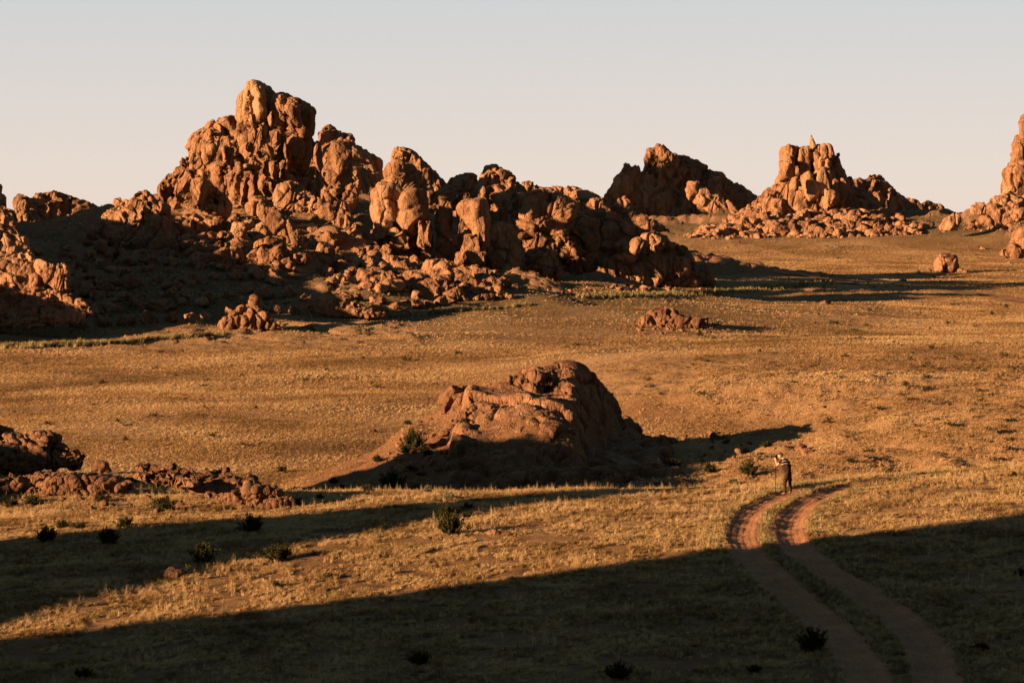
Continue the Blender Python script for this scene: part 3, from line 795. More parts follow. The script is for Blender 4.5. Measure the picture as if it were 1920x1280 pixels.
crag('rock_buttress', 'shadowed rounded buttress leaning on the right side of the square pillar', 'rock buttress', 500,
     [(905, 500), (912, 470), (918, 445), (925, 430), (935, 418), (955, 422), (968, 440), (976, 465), (974, 500), (960, 520), (930, 522), (910, 515)], rmax=24, rmin=6, cell=6, seed=25, rz=0.5, fl=0.6, slope=0.3, elong=1.3,
     extra=[(925, 450, 13, 24, -3), (922, 490, 14, 24, -4), (915, 420, 18, 30, 6), (935, 415, 18, 30, 6)])
crag('granite_dome', 'broad lit dome of layered boulders right of the ribbed crag', 'rock dome', 550,
     [(955, 415), (958, 395), (966, 378), (978, 362), (1000, 352), (1022, 352), (1040, 362), (1062, 370), (1078, 385), (1084, 400), (1075, 430), (1060, 460), (1030, 480), (985, 480), (970, 460)],
     rmax=30, rmin=6, cell=5.5, seed=26, slope=0.7, elong=0.95, vs=0.75, crack=0.3)
crag('rock_ridge', 'dark serrated ridge on the skyline behind the lit dome', 'rock ridge', 640,
     [(960, 370), (978, 345), (990, 338), (1010, 346), (1030, 350), (1040, 342), (1060, 348), (1080, 356), (1100, 360), (1120, 368), (1140, 378), (1180, 385), (1200, 400), (1200, 440), (1000, 440)], rmax=20, rmin=4, cell=5, seed=27, slope=0.6)
crag('rock_outcrop', 'upright thumb-shaped knob catching the sun above the dark domes', 'rock knob', 600,
     [(1147, 405), (1147, 385), (1155, 370), (1168, 366), (1180, 375), (1192, 392), (1195, 412), (1150, 412)], rmax=14, rmin=5, cell=6, seed=28, slope=0.2)
crag('granite_dome', 'largest shadowed whaleback dome at the foot of the middle group', 'rock dome', 565,
     [(1040, 520), (1045, 480), (1050, 450), (1062, 425), (1080, 405), (1105, 395), (1135, 392), (1160, 398), (1185, 412), (1205, 425), (1230, 430), (1240, 450), (1220, 500), (1180, 530), (1130, 535), (1070, 532)],
     rmax=38, rmin=7, cell=6.5, seed=29, slope=0.7, elong=0.95, vs=0.7, crack=0.3)
crag('rock_boulders', 'rounded grey boulders lying on the shoulder of the whaleback dome', 'rock', 590,
     [(1095, 395), (1100, 378), (1118, 370), (1140, 372), (1148, 385), (1190, 395), (1230, 410), (1250, 425), (1270, 440), (1230, 440), (1150, 410)], rmax=16, rmin=5, cell=5, seed=30, slope=0.6, elong=0.9)
crag('granite_dome', 'right-hand dark dome with sunlit crown at the end of the middle group', 'rock dome', 555,
     [(1110, 530), (1118, 500), (1140, 475), (1165, 462), (1185, 455), (1200, 440), (1222, 434), (1245, 440), (1262, 452), (1280, 460), (1298, 475), (1310, 492), (1312, 520), (1300, 536), (1240, 540), (1160, 540)],
     rmax=32, rmin=6, cell=5.5, seed=31, run=0.35, rz=0.5, fl=0.6, slope=0.6, elong=1.1, vs=1.1, crack=0.3, extra=[(1222, 455, 22, 20, -6, 0.3), (1198, 462, 15, 14, -12)])
crag('rock_outcrop', 'small dark stack at the right toe of the middle group', 'rock outcrop', 580,
     [(1300, 532), (1312, 505), (1322, 490), (1332, 496), (1335, 515), (1345, 530), (1330, 536)], rmax=9, rmin=3, cell=3, seed=32, foot=(1322, 536, 3))
crag('granite_block', 'sunlit boulder with a smooth cap and shadowed hollow standing before the whaleback dome', 'boulder', 505,
     [(976, 520), (980, 495), (990, 472), (1005, 462), (1025, 464), (1045, 475), (1055, 492), (1054, 515), (1040, 528), (1010, 530), (985, 530)],
     rmax=26, rmin=6, cell=5.5, seed=33, slope=0.4, elong=0.95, vs=0.7, extra=[(1012, 486, 28, 20, -2)])
crag('rock_ridge', 'shadowed saddle of rock closing the gap behind the square pillar', 'rock ridge', 630,
     [(690, 400), (720, 370), (760, 368), (800, 372), (830, 365), (860, 370), (900, 380), (960, 385), (990, 420), (980, 450), (700, 450)], rmax=20, rmin=5, cell=5, seed=80, slope=0.6)
crag('talus_apron', 'sunlit fan of tumbled blocks spreading below the broad tor', 'talus', 492,
     [(585, 505), (620, 485), (660, 468), (700, 450), (760, 462), (850, 484), (900, 500), (965, 520), (975, 545), (900, 556), (840, 548), (780, 550), (700, 538), (620, 525)], rmax=15, rmin=3.5, cell=3.0, ground=True, seed=81, slope=4.2, elong=0.85, vs=0.9, shrink=1.1, p=2.8, amp=0.2)
crag('talus_apron', 'broken bouldery slope below the domed crag and the tilted slab', 'talus', 478,
     [(160, 450), (240, 455), (330, 400), (400, 395), (440, 405), (480, 420), (560, 455), (640, 430), (640, 470), (600, 500), (520, 500), (430, 510), (330, 480), (240, 475)], rmax=17, rmin=4, cell=3.2, ground=True, seed=82, slope=3.0, elong=0.9, vs=1.0, shrink=1.15, p=2.8, amp=0.2)
crag('rubble_slope', 'dark rubble and low ledges filling the shadowed bowl at the massif foot', 'talus', 430,
     [(120, 500), (150, 470), (235, 440), (300, 470), (420, 500), (560, 505), (590, 560), (560, 596), (400, 608), (200, 622), (60, 625), (90, 560)], rmax=15, rmin=4, cell=3.5, ground=True, seed=85, slope=3.0, elong=0.7, vs=0.8, shrink=2.0, p=3, amp=0.2)
crag('rubble_slope', 'shadowed stones and slabs between the lone lit boulder and the square pillar', 'talus', 470,
     [(600, 560), (640, 535), (760, 560), (900, 548), (980, 545), (960, 565), (860, 572), (760, 590), (680, 600), (620, 596)], rmax=13, rmin=4, cell=3.5, ground=True, seed=86, slope=3.0, elong=0.6, vs=0.8, shrink=1.7, p=3, amp=0.2)
# --- background pyramid
crag('rock_pyramid', 'big shadowed pyramid hill with a long right slope in the background', 'mountain', 1080,
     [(1130, 372), (1145, 352), (1155, 340), (1165, 330), (1185, 325), (1208, 320), (1210, 285), (1212, 278), (1225, 274), (1240, 276), (1262, 288), (1290, 296), (1320, 310), (1350, 325), (1380, 345), (1405, 358), (1420, 370), (1418, 405), (1400, 432), (1300, 440), (1200, 438), (1140, 410)],
     rmax=40, rmin=5, cell=9, seed=34, run=0.4, rz=0.65, fl=0.4, slope=0.7, vs=1.8, crack=0.28)
crag('rock_crest', 'sunlit pinnacles climbing the left ridge of the background pyramid', 'rock crest', 1055,
     [(1135, 365), (1147, 345), (1150, 335), (1160, 328), (1166, 315), (1168, 305), (1176, 303), (1184, 310), (1192, 306), (1202, 312), (1204, 330), (1198, 350), (1180, 355), (1160, 362)], rmax=11, rmin=3, cell=6, seed=35, slope=0.3, elong=1.6)
crag('rock_pinnacle', 'cluster of knobs on the very top of the background pyramid', 'rock', 1070,
     [(1209, 296), (1210, 278), (1218, 274), (1226, 276), (1228, 266), (1236, 267), (1247, 275), (1258, 284), (1270, 288), (1275, 300), (1240, 300)], rmax=10, rmin=3, cell=5, seed=36, slope=0.2)
crag('rock_fin', 'sunlit slanting fin low on the right face of the background pyramid', 'rock fin', 1010,
     [(1288, 365), (1288, 345), (1296, 337), (1312, 342), (1335, 352), (1348, 362), (1362, 368), (1380, 385), (1390, 400), (1380, 410), (1350, 408), (1320, 395), (1300, 385)], rmax=16, rmin=4, cell=7, seed=37, slope=0.4, tilt=-0.5)
# --- castle tor
o = crag('castle_tor', 'castle-like sunlit tor with a square flat-topped tower', 'tor', 945,
     [(1455, 345), (1460, 315), (1462, 275), (1480, 272), (1500, 273), (1520, 276), (1545, 275), (1562, 282), (1572, 295), (1582, 312), (1588, 330), (1600, 345), (1600, 375), (1570, 400), (1520, 405), (1470, 400), (1420, 395), (1428, 365), (1440, 350)],
     rmax=26, rmin=5, cell=8, seed=38, slope=0.45, elong=1.5, vs=2.2, crack=0.22, p=3.2,
     extra=[(1478, 290, 15, 20, -14, 0, 1.2), (1487, 290, 14, 19, -12), (1474, 322, 16, 24, -18), (1504, 310, 7, 36, -14), (1514, 305, 7, 34, -14), (1530, 298, 9, 28, -14), (1548, 300, 14, 28, -16), (1566, 315, 12, 30, -8), (1571, 302, 6, 20, -10),
            (1545, 340, 22, 30, -20), (1520, 350, 14, 30, -22, -0.3), (1440, 385, 18, 26, -30, 0.3), (1462, 390, 18, 24, -34, 0.1), (1490, 345, 9, 16, -28), (1560, 375, 18, 22, -26)])
crag('pinnacle', 'curved horn-shaped pinnacle on top of the castle tor', 'pinnacle', 930, None,
     extra=[(1524, 272, 6, 10, 0, -0.15), (1523, 266, 4.5, 10, 0, -0.2), (1521.5, 260, 2.6, 6.5, 0, -0.15)], cell=4, seed=39, crack=0.1)
crag('rock_hump', 'dark hump trailing right behind the castle tor', 'rock hump', 990,
     [(1575, 330), (1596, 338), (1610, 333), (1622, 338), (1626, 328), (1640, 325), (1655, 330), (1672, 345), (1690, 362), (1703, 376), (1725, 395), (1740, 425), (1640, 425), (1560, 400)], rmax=34, rmin=4, cell=9, seed=40, run=0.5, rz=0.95, fl=0.35, slope=0.6)
crag('rock_hump', 'low knob chain catching sun at the far right end of the castle ridge', 'rock hump', 1100,
     [(1695, 372), (1712, 370), (1728, 378), (1742, 374), (1755, 380), (1770, 388), (1780, 398), (1760, 415), (1700, 415)], rmax=13, rmin=4, cell=5, seed=41, run=0.4, rz=0.5, fl=0.6, slope=0.5)
crag('talus_apron', 'wide skirt of jumbled blocks at the foot of the castle tor', 'talus', 930,
     [(1280, 448), (1300, 436), (1345, 428), (1390, 405), (1420, 378), (1440, 372), (1500, 380), (1580, 372), (1610, 385), (1660, 410), (1720, 428), (1745, 442), (1640, 446), (1560, 448), (1480, 446), (1400, 448)], rmax=15, rmin=3.2, cell=5.5, ground=True, seed=83, slope=3.2, elong=0.8, vs=0.9, shrink=0.85, p=3)
crag('talus_cone', 'steep cone of broken blocks climbing from both sides to the castle tor', 'talus', 950,
     [(1335, 432), (1370, 410), (1405, 385), (1428, 362), (1450, 345), (1500, 352), (1560, 350), (1600, 345), (1640, 372), (1690, 405), (1740, 430), (1600, 436), (1450, 436)], rmax=14, rmin=3.5, cell=6, seed=87, slope=1.3, elong=1.0, shrink=0.75, p=2.8, amp=0.18)
# --- right edge
crag('rock_crag', 'tall sunlit stacked crag cut off by the right edge of the picture', 'rock crag', 905,
     [(1875, 370), (1880, 340), (1885, 315), (1893, 300), (1895, 275), (1899, 258), (1910, 250), (1912, 235), (1925, 215), (1990, 200), (1990, 390), (1900, 385)], rmax=30, rmin=6, cell=10, seed=42, slope=0.3, elong=1.3, vs=1.6, crack=0.18, p=3.2,
     extra=[(1920, 248, 12, 22, -8, 0, 1.2), (1912, 290, 20, 24, -10), (1905, 345, 26, 34, -14), (1935, 340, 30, 40, -14)])
crag('rock_apron', 'rough apron of blocks below the crag at the right edge', 'rock apron', 880,
     [(1835, 415), (1850, 378), (1862, 365), (1885, 362), (1930, 375), (1990, 380), (1990, 420), (1880, 425)], rmax=16, rmin=4, cell=6, seed=43, slope=1.0)
crag('boulder', 'rounded sunlit boulder at the left toe of the right edge crag', 'boulder', 860,
     [(1817, 398), (1820, 384), (1832, 376), (1848, 378), (1852, 398), (1835, 405)], rmax=14, rmin=5, cell=6, seed=44)
crag('boulder', 'leaning wedge boulders between the castle ridge and the right edge crag', 'boulder', 850,
     [(1755, 430), (1768, 408), (1785, 398), (1800, 394), (1803, 408), (1800, 428), (1780, 434)], rmax=12, rmin=4, cell=6, seed=45, tilt=0.6)
crag('boulder', 'large brown boulder against the right edge above the nearer outcrop', 'boulder', 850,
     [(1893, 410), (1896, 392), (1910, 385), (1930, 386), (1935, 412), (1905, 418)], rmax=18, rmin=6, cell=7, seed=46, elong=1.0)
crag('rock_outcrop', 'nearer sunlit outcrop rising at the right edge of the plain', 'rock outcrop', 735,
     [(1868, 480), (1880, 465), (1895, 452), (1902, 432), (1915, 424), (1960, 420), (1960, 485), (1900, 484)], rmax=18, rmin=4, cell=4, seed=47, foot=(1890, 484, 5), slope=0.6)
crag('rock_outcrop', 'capped mushroom-like outcrop alone on the right side of the plain', 'rock outcrop', 705,
     [(1751, 512), (1752, 490), (1760, 478), (1775, 474), (1790, 476), (1793, 486), (1796, 504), (1790, 512), (1770, 515)], rmax=16, rmin=4, cell=4, seed=48, foot=(1772, 512, 2), slope=0.2, elong=0.9,
     extra=[(1776, 480, 16, 5, -2, 0.15), (1800, 508, 8, 5, -2), (1812, 510, 7, 4, -3)])
# --- on the plain
crag('rock_outcrop', 'low cracked outcrop with a rubble skirt in the middle of the plain', 'rock outcrop', 462,
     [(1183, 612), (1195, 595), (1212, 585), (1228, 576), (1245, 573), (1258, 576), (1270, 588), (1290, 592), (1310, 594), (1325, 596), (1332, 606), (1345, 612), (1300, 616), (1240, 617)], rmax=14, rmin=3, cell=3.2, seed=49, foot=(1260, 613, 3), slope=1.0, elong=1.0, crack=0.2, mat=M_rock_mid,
     extra=[(1245, 592, 26, 18, 2, 0.3), (1222, 598, 16, 12, 0), (1322, 602, 10, 9, -2, -0.5)])
crag('rock_outcrop', 'pinnacle outcrop with a capped column and boulders at the shadow edge', 'rock outcrop', 400,
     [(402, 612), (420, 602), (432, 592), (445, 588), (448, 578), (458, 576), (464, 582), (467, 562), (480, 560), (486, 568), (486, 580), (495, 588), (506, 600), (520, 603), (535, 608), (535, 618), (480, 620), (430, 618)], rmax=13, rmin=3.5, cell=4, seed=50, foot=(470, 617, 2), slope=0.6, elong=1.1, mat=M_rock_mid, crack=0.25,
     extra=[(475, 590, 12, 22, 1), (477, 574, 10, 18, 0), (477, 565, 9, 7, 0), (490, 598, 13, 14, -2)])
crag('rock_outcrop', 'pair of small leaning boulders right of the pinnacle outcrop', 'boulder', 398,
     [(556, 618), (566, 614), (576, 609), (582, 608), (592, 614), (594, 621), (580, 622), (562, 621)], rmax=7, rmin=3, cell=2, seed=51, foot=(578, 620, 1), tilt=-0.7, mat=M_rock_mid)
crag('boulder', 'cracked boulder catching the sun alone in the shadowed slope', 'boulder', 425,
     [(580, 582), (580, 560), (588, 548), (600, 546), (608, 554), (612, 568), (608, 582), (595, 586)], rmax=15, rmin=5, cell=2.2, seed=52, foot=(595, 585, 2), slope=0.2, mat=M_rock_mid)
crag('rock_outcrop', 'dark flat outcrop in full shadow behind the lone lit boulder', 'rock outcrop', 438,
     [(560, 585), (570, 565), (600, 552), (630, 546), (655, 548), (672, 562), (700, 578), (740, 592), (700, 600), (620, 598)], rmax=16, rmin=4, cell=4.5, seed=53, foot=(640, 598, 6), slope=1.0, elong=0.8, vs=0.8)
crag('rock_outcrop', 'broad shadowed slabs at the bottom of the talus below the broad tor', 'rock outcrop', 465,
     [(760, 555), (775, 535), (800, 522), (840, 524), (865, 540), (875, 560), (820, 568)], rmax=18, rmin=4, cell=4.5, seed=54, foot=(820, 562, 6), slope=1.0, elong=0.85, vs=0.8)
# --- middle distance mound
def build_mound():
    ys = np.arange(161, 214, 0.13); us = np.arange(770, 1330, 1.35)
    U, Yg = np.meshgrid(us, ys, indexing='xy'); X = (U - 960) / F * Yg
    z, _ = gz_smooth(X, Yg)
    p = np.stack([X.ravel(), Yg.ravel(), z.ravel()], 1)
    # rock shows right of a ragged line climbing from the foot to the left crest
    edge = np.interp(Yg, [160, 168, 176, 184, 190, 215], [800, 815, 850, 862, 815, 800])
    nz = fbm(p / 3.0, 3, 811).reshape(X.shape)
    mask = np.minimum((U - edge) / 26.0 + nz * 0.9, (1250 - U) / 30.0 + nz * 0.8)
    mask = np.minimum(mask, (Yg - 163.5) / 1.5 + nz)
    mask = np.minimum(mask, (212 - Yg) / 1.5)
    dx = 0.3
    gx = (gz_smooth(X + dx, Yg)[0] - gz_smooth(X - dx, Yg)[0]) / (2 * dx); gy = (gz_smooth(X, Yg + dx)[0] - gz_smooth(X, Yg - dx)[0]) / (2 * dx)
    n = np.stack([-gx.ravel(), -gy.ravel(), np.ones(gx.size)], 1); n /= np.linalg.norm(n, axis=1)[:, None]
    w = p + np.stack([vnoise(p / 2.4, 821), vnoise(p / 2.4, 822), vnoise(p / 2.4, 823)], 1) * 0.9
    disp = fbm(p / 5.0, 3, 830) * 0.55
    F1, F2, ID = voronoi(w / np.array([4.2, 3.0, 2.2]), 831)
    disp += (np.sqrt(np.clip((F2 - F1) / 0.16, 0, 1)) - 1) * 0.42 + (ID - 0.5) * 1.0
    m2 = ss(-0.2, 0.4, vnoise(p / 3.1, 840))
    F1, F2, ID = voronoi(w / np.array([1.5, 1.1, 0.85]), 841)
    disp += ((np.sqrt(np.clip((F2 - F1) / 0.2, 0, 1)) - 1) * 0.20 + (ID - 0.5) * 0.38) * (0.15 + 0.85 * m2)
    F1, F2, ID = voronoi(w / np.array([0.55, 0.5, 0.35]), 851)
    disp += (np.sqrt(np.clip((F2 - F1) / 0.25, 0, 1)) - 1) * 0.06 * m2 + fbm(p / 0.5, 2, 852) * 0.02
    # the low right and front parts break up into small ledges
    sink = np.clip(0.35 - mask, 0, 3).ravel()
    q = p + n * (disp * np.clip(mask.ravel() + 0.3, 0.15, 1))[:, None]
    q[:, 2] += 0.42 - sink * 1.3
    nr, nc = X.shape; i = np.arange(nr * nc).reshape(nr, nc)
    keep = (mask > -0.9)
    fc = np.stack([i[:-1, :-1].ravel(), i[:-1, 1:].ravel(), i[1:, 1:].ravel(), i[1:, :-1].ravel()], 1)
    fc = fc[keep.ravel()[fc].all(1)]
    used = np.zeros(nr * nc, bool); used[fc.ravel()] = True; idx = np.cumsum(used) - 1
    V = q[used]; fc = idx[fc]
    o0 = V.mean(0); o0[2] = -20
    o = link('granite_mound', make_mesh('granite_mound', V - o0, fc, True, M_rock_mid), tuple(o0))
    tag(o, 'broad craggy granite mound with a dark right flank, in the middle of the picture', 'rock mound')
build_mound()
crag('rock_outcrop', 'rugged sunlit blocks and ledges on the upper left of the central mound', 'rock outcrop', 188,
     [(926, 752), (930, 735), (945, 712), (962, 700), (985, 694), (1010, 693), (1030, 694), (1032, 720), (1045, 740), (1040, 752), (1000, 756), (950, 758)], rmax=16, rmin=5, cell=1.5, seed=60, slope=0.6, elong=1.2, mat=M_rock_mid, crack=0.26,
     extra=[(1010, 715, 24, 16, -1, 0.3), (975, 725, 14, 20, -1.5), (1000, 735, 22, 16, -2, 0.4)])
crag('boulder', 'pair of rounded boulders perched on the summit of the central mound', 'boulder', 192, None,
     extra=[(1062, 696, 11, 9, 0), (1074, 695, 9, 8, 0.5), (1046, 698, 12, 7, 0), (1084, 702, 12, 8, 0.5)], cell=1.5, seed=68, crack=0.15, mat=M_rock_mid)
crag('rock_outcrop', 'lit cluster of rounded blocks on the left crest of the central mound', 'rock outcrop', 187,
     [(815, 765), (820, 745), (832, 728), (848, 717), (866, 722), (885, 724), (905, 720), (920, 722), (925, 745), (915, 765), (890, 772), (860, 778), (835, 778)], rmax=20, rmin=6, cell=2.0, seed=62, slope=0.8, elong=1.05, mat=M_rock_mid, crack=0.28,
     extra=[(845, 745, 22, 26, -1), (892, 742, 12, 14, -1.2), (870, 748, 11, 13, -1.2)])
# --- near left ledges
crag('rock_ledge', 'rugged lit rock ledge with dark rounded tops at the left edge below the plain', 'rock ledge', 122,
     [(-60, 800), (-10, 797), (15, 800), (28, 812), (50, 818), (62, 812), (78, 808), (98, 812), (108, 825), (125, 832), (132, 845), (155, 850), (160, 870), (150, 882), (110, 885), (60, 885), (-60, 890)],
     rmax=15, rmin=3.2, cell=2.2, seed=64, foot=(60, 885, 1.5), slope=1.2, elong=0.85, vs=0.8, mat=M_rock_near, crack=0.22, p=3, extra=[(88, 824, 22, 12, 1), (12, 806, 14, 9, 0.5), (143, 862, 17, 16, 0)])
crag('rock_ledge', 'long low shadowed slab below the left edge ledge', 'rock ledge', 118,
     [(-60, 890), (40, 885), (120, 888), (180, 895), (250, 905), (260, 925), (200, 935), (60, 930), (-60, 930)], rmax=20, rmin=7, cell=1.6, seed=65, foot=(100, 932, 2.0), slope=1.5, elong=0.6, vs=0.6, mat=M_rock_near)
crag('boulder', 'dark rounded boulder beside the end of the left edge ledge', 'boulder', 120,
     [(163, 882), (170, 866), (185, 858), (202, 864), (212, 878), (213, 888), (185, 890)], rmax=14, rmin=6, cell=1.5, seed=66, foot=(188, 888, 0.4), mat=M_rock_near, elong=0.85, crack=0.1)
crag('rock_ledge', 'long broken ledge of sunlit blocks stretching right from the left outcrops', 'rock ledge', 117,
     [(235, 895), (258, 880), (280, 872), (293, 876), (310, 874), (330, 878), (350, 877), (370, 882), (390, 880), (400, 874), (420, 873), (432, 884), (455, 893), (475, 898), (492, 912), (520, 920), (540, 930), (553, 942), (520, 950), (440, 948), (380, 935), (320, 920), (260, 908)],
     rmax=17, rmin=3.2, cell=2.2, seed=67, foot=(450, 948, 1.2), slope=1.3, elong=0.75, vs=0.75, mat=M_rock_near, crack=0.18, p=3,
     extra=[(350, 905, 36, 9, -2, -0.2), (420, 882, 12, 10, 0), (460, 905, 20, 13, -0.5), (280, 882, 12, 9, 0)])
print('TRIS', TRI[0])

#OFFFRAME
def sn(P3):
    x, y, z = P3
    return x * math.cos(AZ) + y * math.sin(AZ), -x * math.sin(AZ) + y * math.cos(AZ), z

def ridge(name, label, cat, s0f, prof, w, zb, seed, dn=1.0, cell=4.0, rough=0.06, mat=None):
    """a rocky ridge left of the view; prof = (n, height) where n runs across the light"""
    prof = np.array(prof, float)
    ns = np.arange(prof[0, 0], prof[-1, 0] + dn * 0.5, dn); H = np.interp(ns, prof[:, 0], prof[:, 1])
    t = np.linspace(-1, 1, 41)
    s0 = np.array([s0f(n) for n in ns])
    Sg = s0[:, None] + t[None, :] * w * (0.4 + 0.6 * np.clip((H - zb) / (H.max() - zb), 0, 1))[:, None]
    Ng = np.repeat(ns[:, None], len(t), 1)
    bell = np.clip(1 - np.abs(t) ** 2.2, 0, 1)
    Z = zb + (H - zb)[:, None] * bell[None, :]
    X = Sg * math.cos(AZ) - Ng * math.sin(AZ); Y = Sg * math.sin(AZ) + Ng * math.cos(AZ)
    p = np.stack([X.ravel(), Y.ravel(), Z.ravel()], 1)
    F1, F2, ID = voronoi(p / cell, seed)
    d = (np.sqrt(np.clip((F2 - F1) / 0.4, 0, 1)) - 1) * cell * 0.25 + fbm(p / (cell * 1.5), 3, seed) * cell * rough
    Z = Z + d.reshape(Z.shape)
    X = X + (vnoise(p / cell, seed + 4).reshape(X.shape)) * cell * 0.15
    V = np.stack([X.ravel(), Y.ravel(), Z.ravel()], 1)
    n_, k_ = Z.shape; i = np.arange(n_ * k_).reshape(n_, k_)
    Fc = np.stack([i[:-1, :-1].ravel(), i[1:, :-1].ravel(), i[1:, 1:].ravel(), i[:-1, 1:].ravel()], 1)
    o0 = V.mean(0); o0[2] = zb
    o = link(name, make_mesh(name, V - o0, Fc, True, mat or M_rock_mid), tuple(o0))
    return tag(o, label, cat)

ridge('rock_hill', 'rocky hill left of the camera that shades the bottom of the meadow', 'rock hill', lambda n: -45, [(-60, 6), (0, 16), (40, 16), (67.8, 14.5), (70.3, 10), (71.6, -4), (72.6, -16)], 16, -14, 101, 0.7, 2.5)
ridge('rock_outcrop', 'pointed outcrop left of the view whose shadow wedge crosses the meadow', 'rock outcrop', lambda n: -25, [(69, -14), (73, -3.9), (81.7, -0.9), (86.8, 2.3), (89.6, 4.4), (90.8, 3.6), (91.8, -14)], 6, -15, 102, 0.35, 1.2, 0.04)
ridge('rock_outcrop', 'long outcrop left of the view shading the left ledges and the central mound', 'rock outcrop', lambda n: 0, [(99, -16), (102, -8), (110, -5.0), (122, -5.0), (126, -2), (140, -0.4), (154, -0.4), (157, -1.8), (159, -3), (161, -21)], 7, -21, 103, 0.5, 1.5, 0.04)
ridge('rock_hill', 'long rocky hill left of the massif shading the grassy bowl at its foot', 'rock hill', lambda n: 0.27 * n - 34,
      [(339, -21), (349, -11), (358, -5.2), (367, -4.2), (372, -4.5), (377, -3.4), (381, 1.0), (392, 2.6), (404, 4), (411, 5), (422, 6.2), (440, 9), (470, 10.5), (500, 14), (530, 14), (560, 10), (600, -5), (640, -21)], 24, -22, 104, 2, 6, 0.04, M_rock)
ridge('mountain', 'high mountain left of the massif whose shadow covers the background pyramid', 'mountain', lambda n: 0.27 * n - 150,
      [(872, -20), (884, 60), (896, 98), (912, 109), (955, 112), (1000, 94), (1060, 50), (1120, -10)], 70, -22, 105, 4, 14, 0.04, M_rock)

#BOULDERS
def boulder_proto(n, sub):
    r_ = np.random.default_rng(900 + n)
    d, f = ico(sub)
    rad = np.array([1.0, 0.75 + r_.random() * 0.3, 0.55 + r_.random() * 0.35])
    q = d.copy()
    for k in range(9):
        a = r_.normal(size=3); a /= np.linalg.norm(a); c = 0.62 + r_.random() * 0.25
        t = q @ a; ov = np.clip(t - c, 0, None); q = q - ov[:, None] * a * 0.85
    q = q * rad
    q = q + d * (fbm(q * 1.6 + n, 3, n) * 0.07)[:, None]
    F1, F2, ID = voronoi(q * 1.3 + n * 3, n + 7)
    q = q + d * ((np.sqrt(np.clip((F2 - F1) / 0.2, 0, 1)) - 1) * 0.07)[:, None]
    return q, f
NPR = 10
PROTO_HI = [boulder_proto(i, 4) for i in range(NPR)]
PROTO_LO = [boulder_proto(i, 3) for i in range(NPR)]
PROTO_ME = {}
def boulder_mesh(i, mat):
    k = (i, mat.name)
    if k not in PROTO_ME:
        q, f = PROTO_HI[i]; PROTO_ME[k] = make_mesh('boulder', q, f, True, mat)
    return PROTO_ME[k]

def in_poly(x, y, poly):
    c = False; j = len(poly) - 1
    for i in range(len(poly)):
        xi, yi = poly[i]; xj, yj = poly[j]
        if (yi > y) != (yj > y) and x < (xj - xi) * (y - yi) / (yj - yi) + xi: c = not c
        j = i
    return c

ZONES = [
 ('talus fan below the broad sunlit tor', [(585, 500), (700, 455), (850, 488), (965, 528), (940, 552), (780, 562), (620, 535)], 330, 0.7, 4.2, 0),
 ('stony slope below the tilted slab of the summit massif', [(320, 440), (450, 405), (620, 440), (600, 505), (430, 515), (320, 480)], 260, 0.6, 3.6, 0),
 ('skirt of fallen blocks around the castle tor', [(1285, 450), (1400, 385), (1440, 395), (1500, 398), (1560, 400), (1640, 385), (1740, 440), (1560, 447), (1400, 449)], 420, 1.0, 6.5, 0),
 ('block field below the crag at the right edge', [(1760, 432), (1830, 415), (1860, 400), (1920, 410), (1920, 436)], 80, 0.9, 4.0, 0),
 ('foot of the shadowed domes', [(960, 540), (1100, 538), (1330, 530), (1345, 543), (1100, 556)], 110, 0.5, 2.4, 0),
 ('rubble skirt of the low outcrop on the plain', [(1150, 620), (1200, 598), (1345, 608), (1360, 622), (1200, 632)], 260, 0.2, 1.0, 1),
 ('sandy slope left of the central mound', [(700, 880), (800, 775), (900, 770), (880, 830), (780, 915)], 130, 0.15, 0.75, 1),
 ('shadowed foot of the central mound', [(800, 925), (900, 885), (1100, 890), (1180, 897), (1240, 902), (1300, 908), (1200, 915)], 160, 0.2, 1.1, 1),
 ('grass around the left rock ledges', [(0, 950), (40, 905), (250, 900), (560, 945), (300, 955), (0, 970)], 150, 0.12, 0.55, 2),
 ('plain behind the photographer', [(1215, 800), (1330, 810), (1420, 840), (1590, 850), (1560, 862), (1230, 870)], 22, 0.3, 1.2, 1),
 ('rocky slope at the left edge of the massif', [(0, 490), (150, 455), (300, 480), (420, 570), (150, 600), (0, 625)], 330, 0.7, 3.4, 0),
 ('foot of the pinnacle outcrop', [(400, 618), (440, 600), (540, 612), (600, 620), (500, 626)], 60, 0.3, 1.2, 1),
 ('foot of the background pyramid', [(1270, 445), (1330, 425), (1400, 425), (1370, 450)], 60, 1.0, 4.5, 0),
 ('right side of the open plain', [(1550, 560), (1900, 540), (1910, 640), (1500, 650)], 26, 0.3, 1.0, 1),
 ('far plain near the capped outcrop', [(1700, 515), (1920, 480), (1920, 540), (1640, 535)], 26, 0.4, 1.6, 0),
]
MATS = [M_boulder, M_rock_mid, M_rock_near]
cands = []
rr = random.Random(44)
for zi, (zn, poly, n, smin, smax, mt) in enumerate(ZONES):
    xs = [p[0] for p in poly]; ys = [p[1] for p in poly]; c = 0
    while c < n:
        u = rr.uniform(min(xs), max(xs)); v = rr.uniform(min(ys), max(ys))
        if not in_poly(u, v, poly): continue
        c += 1
        x, y, z = on_ground(u, v)
        if y > 1300: continue
        sz = smin + (smax - smin) * rr.random() ** 3.2
        cands.append((sz * F / y / 2, x, y, z, sz / 2, zi, mt, rr.randrange(NPR)))
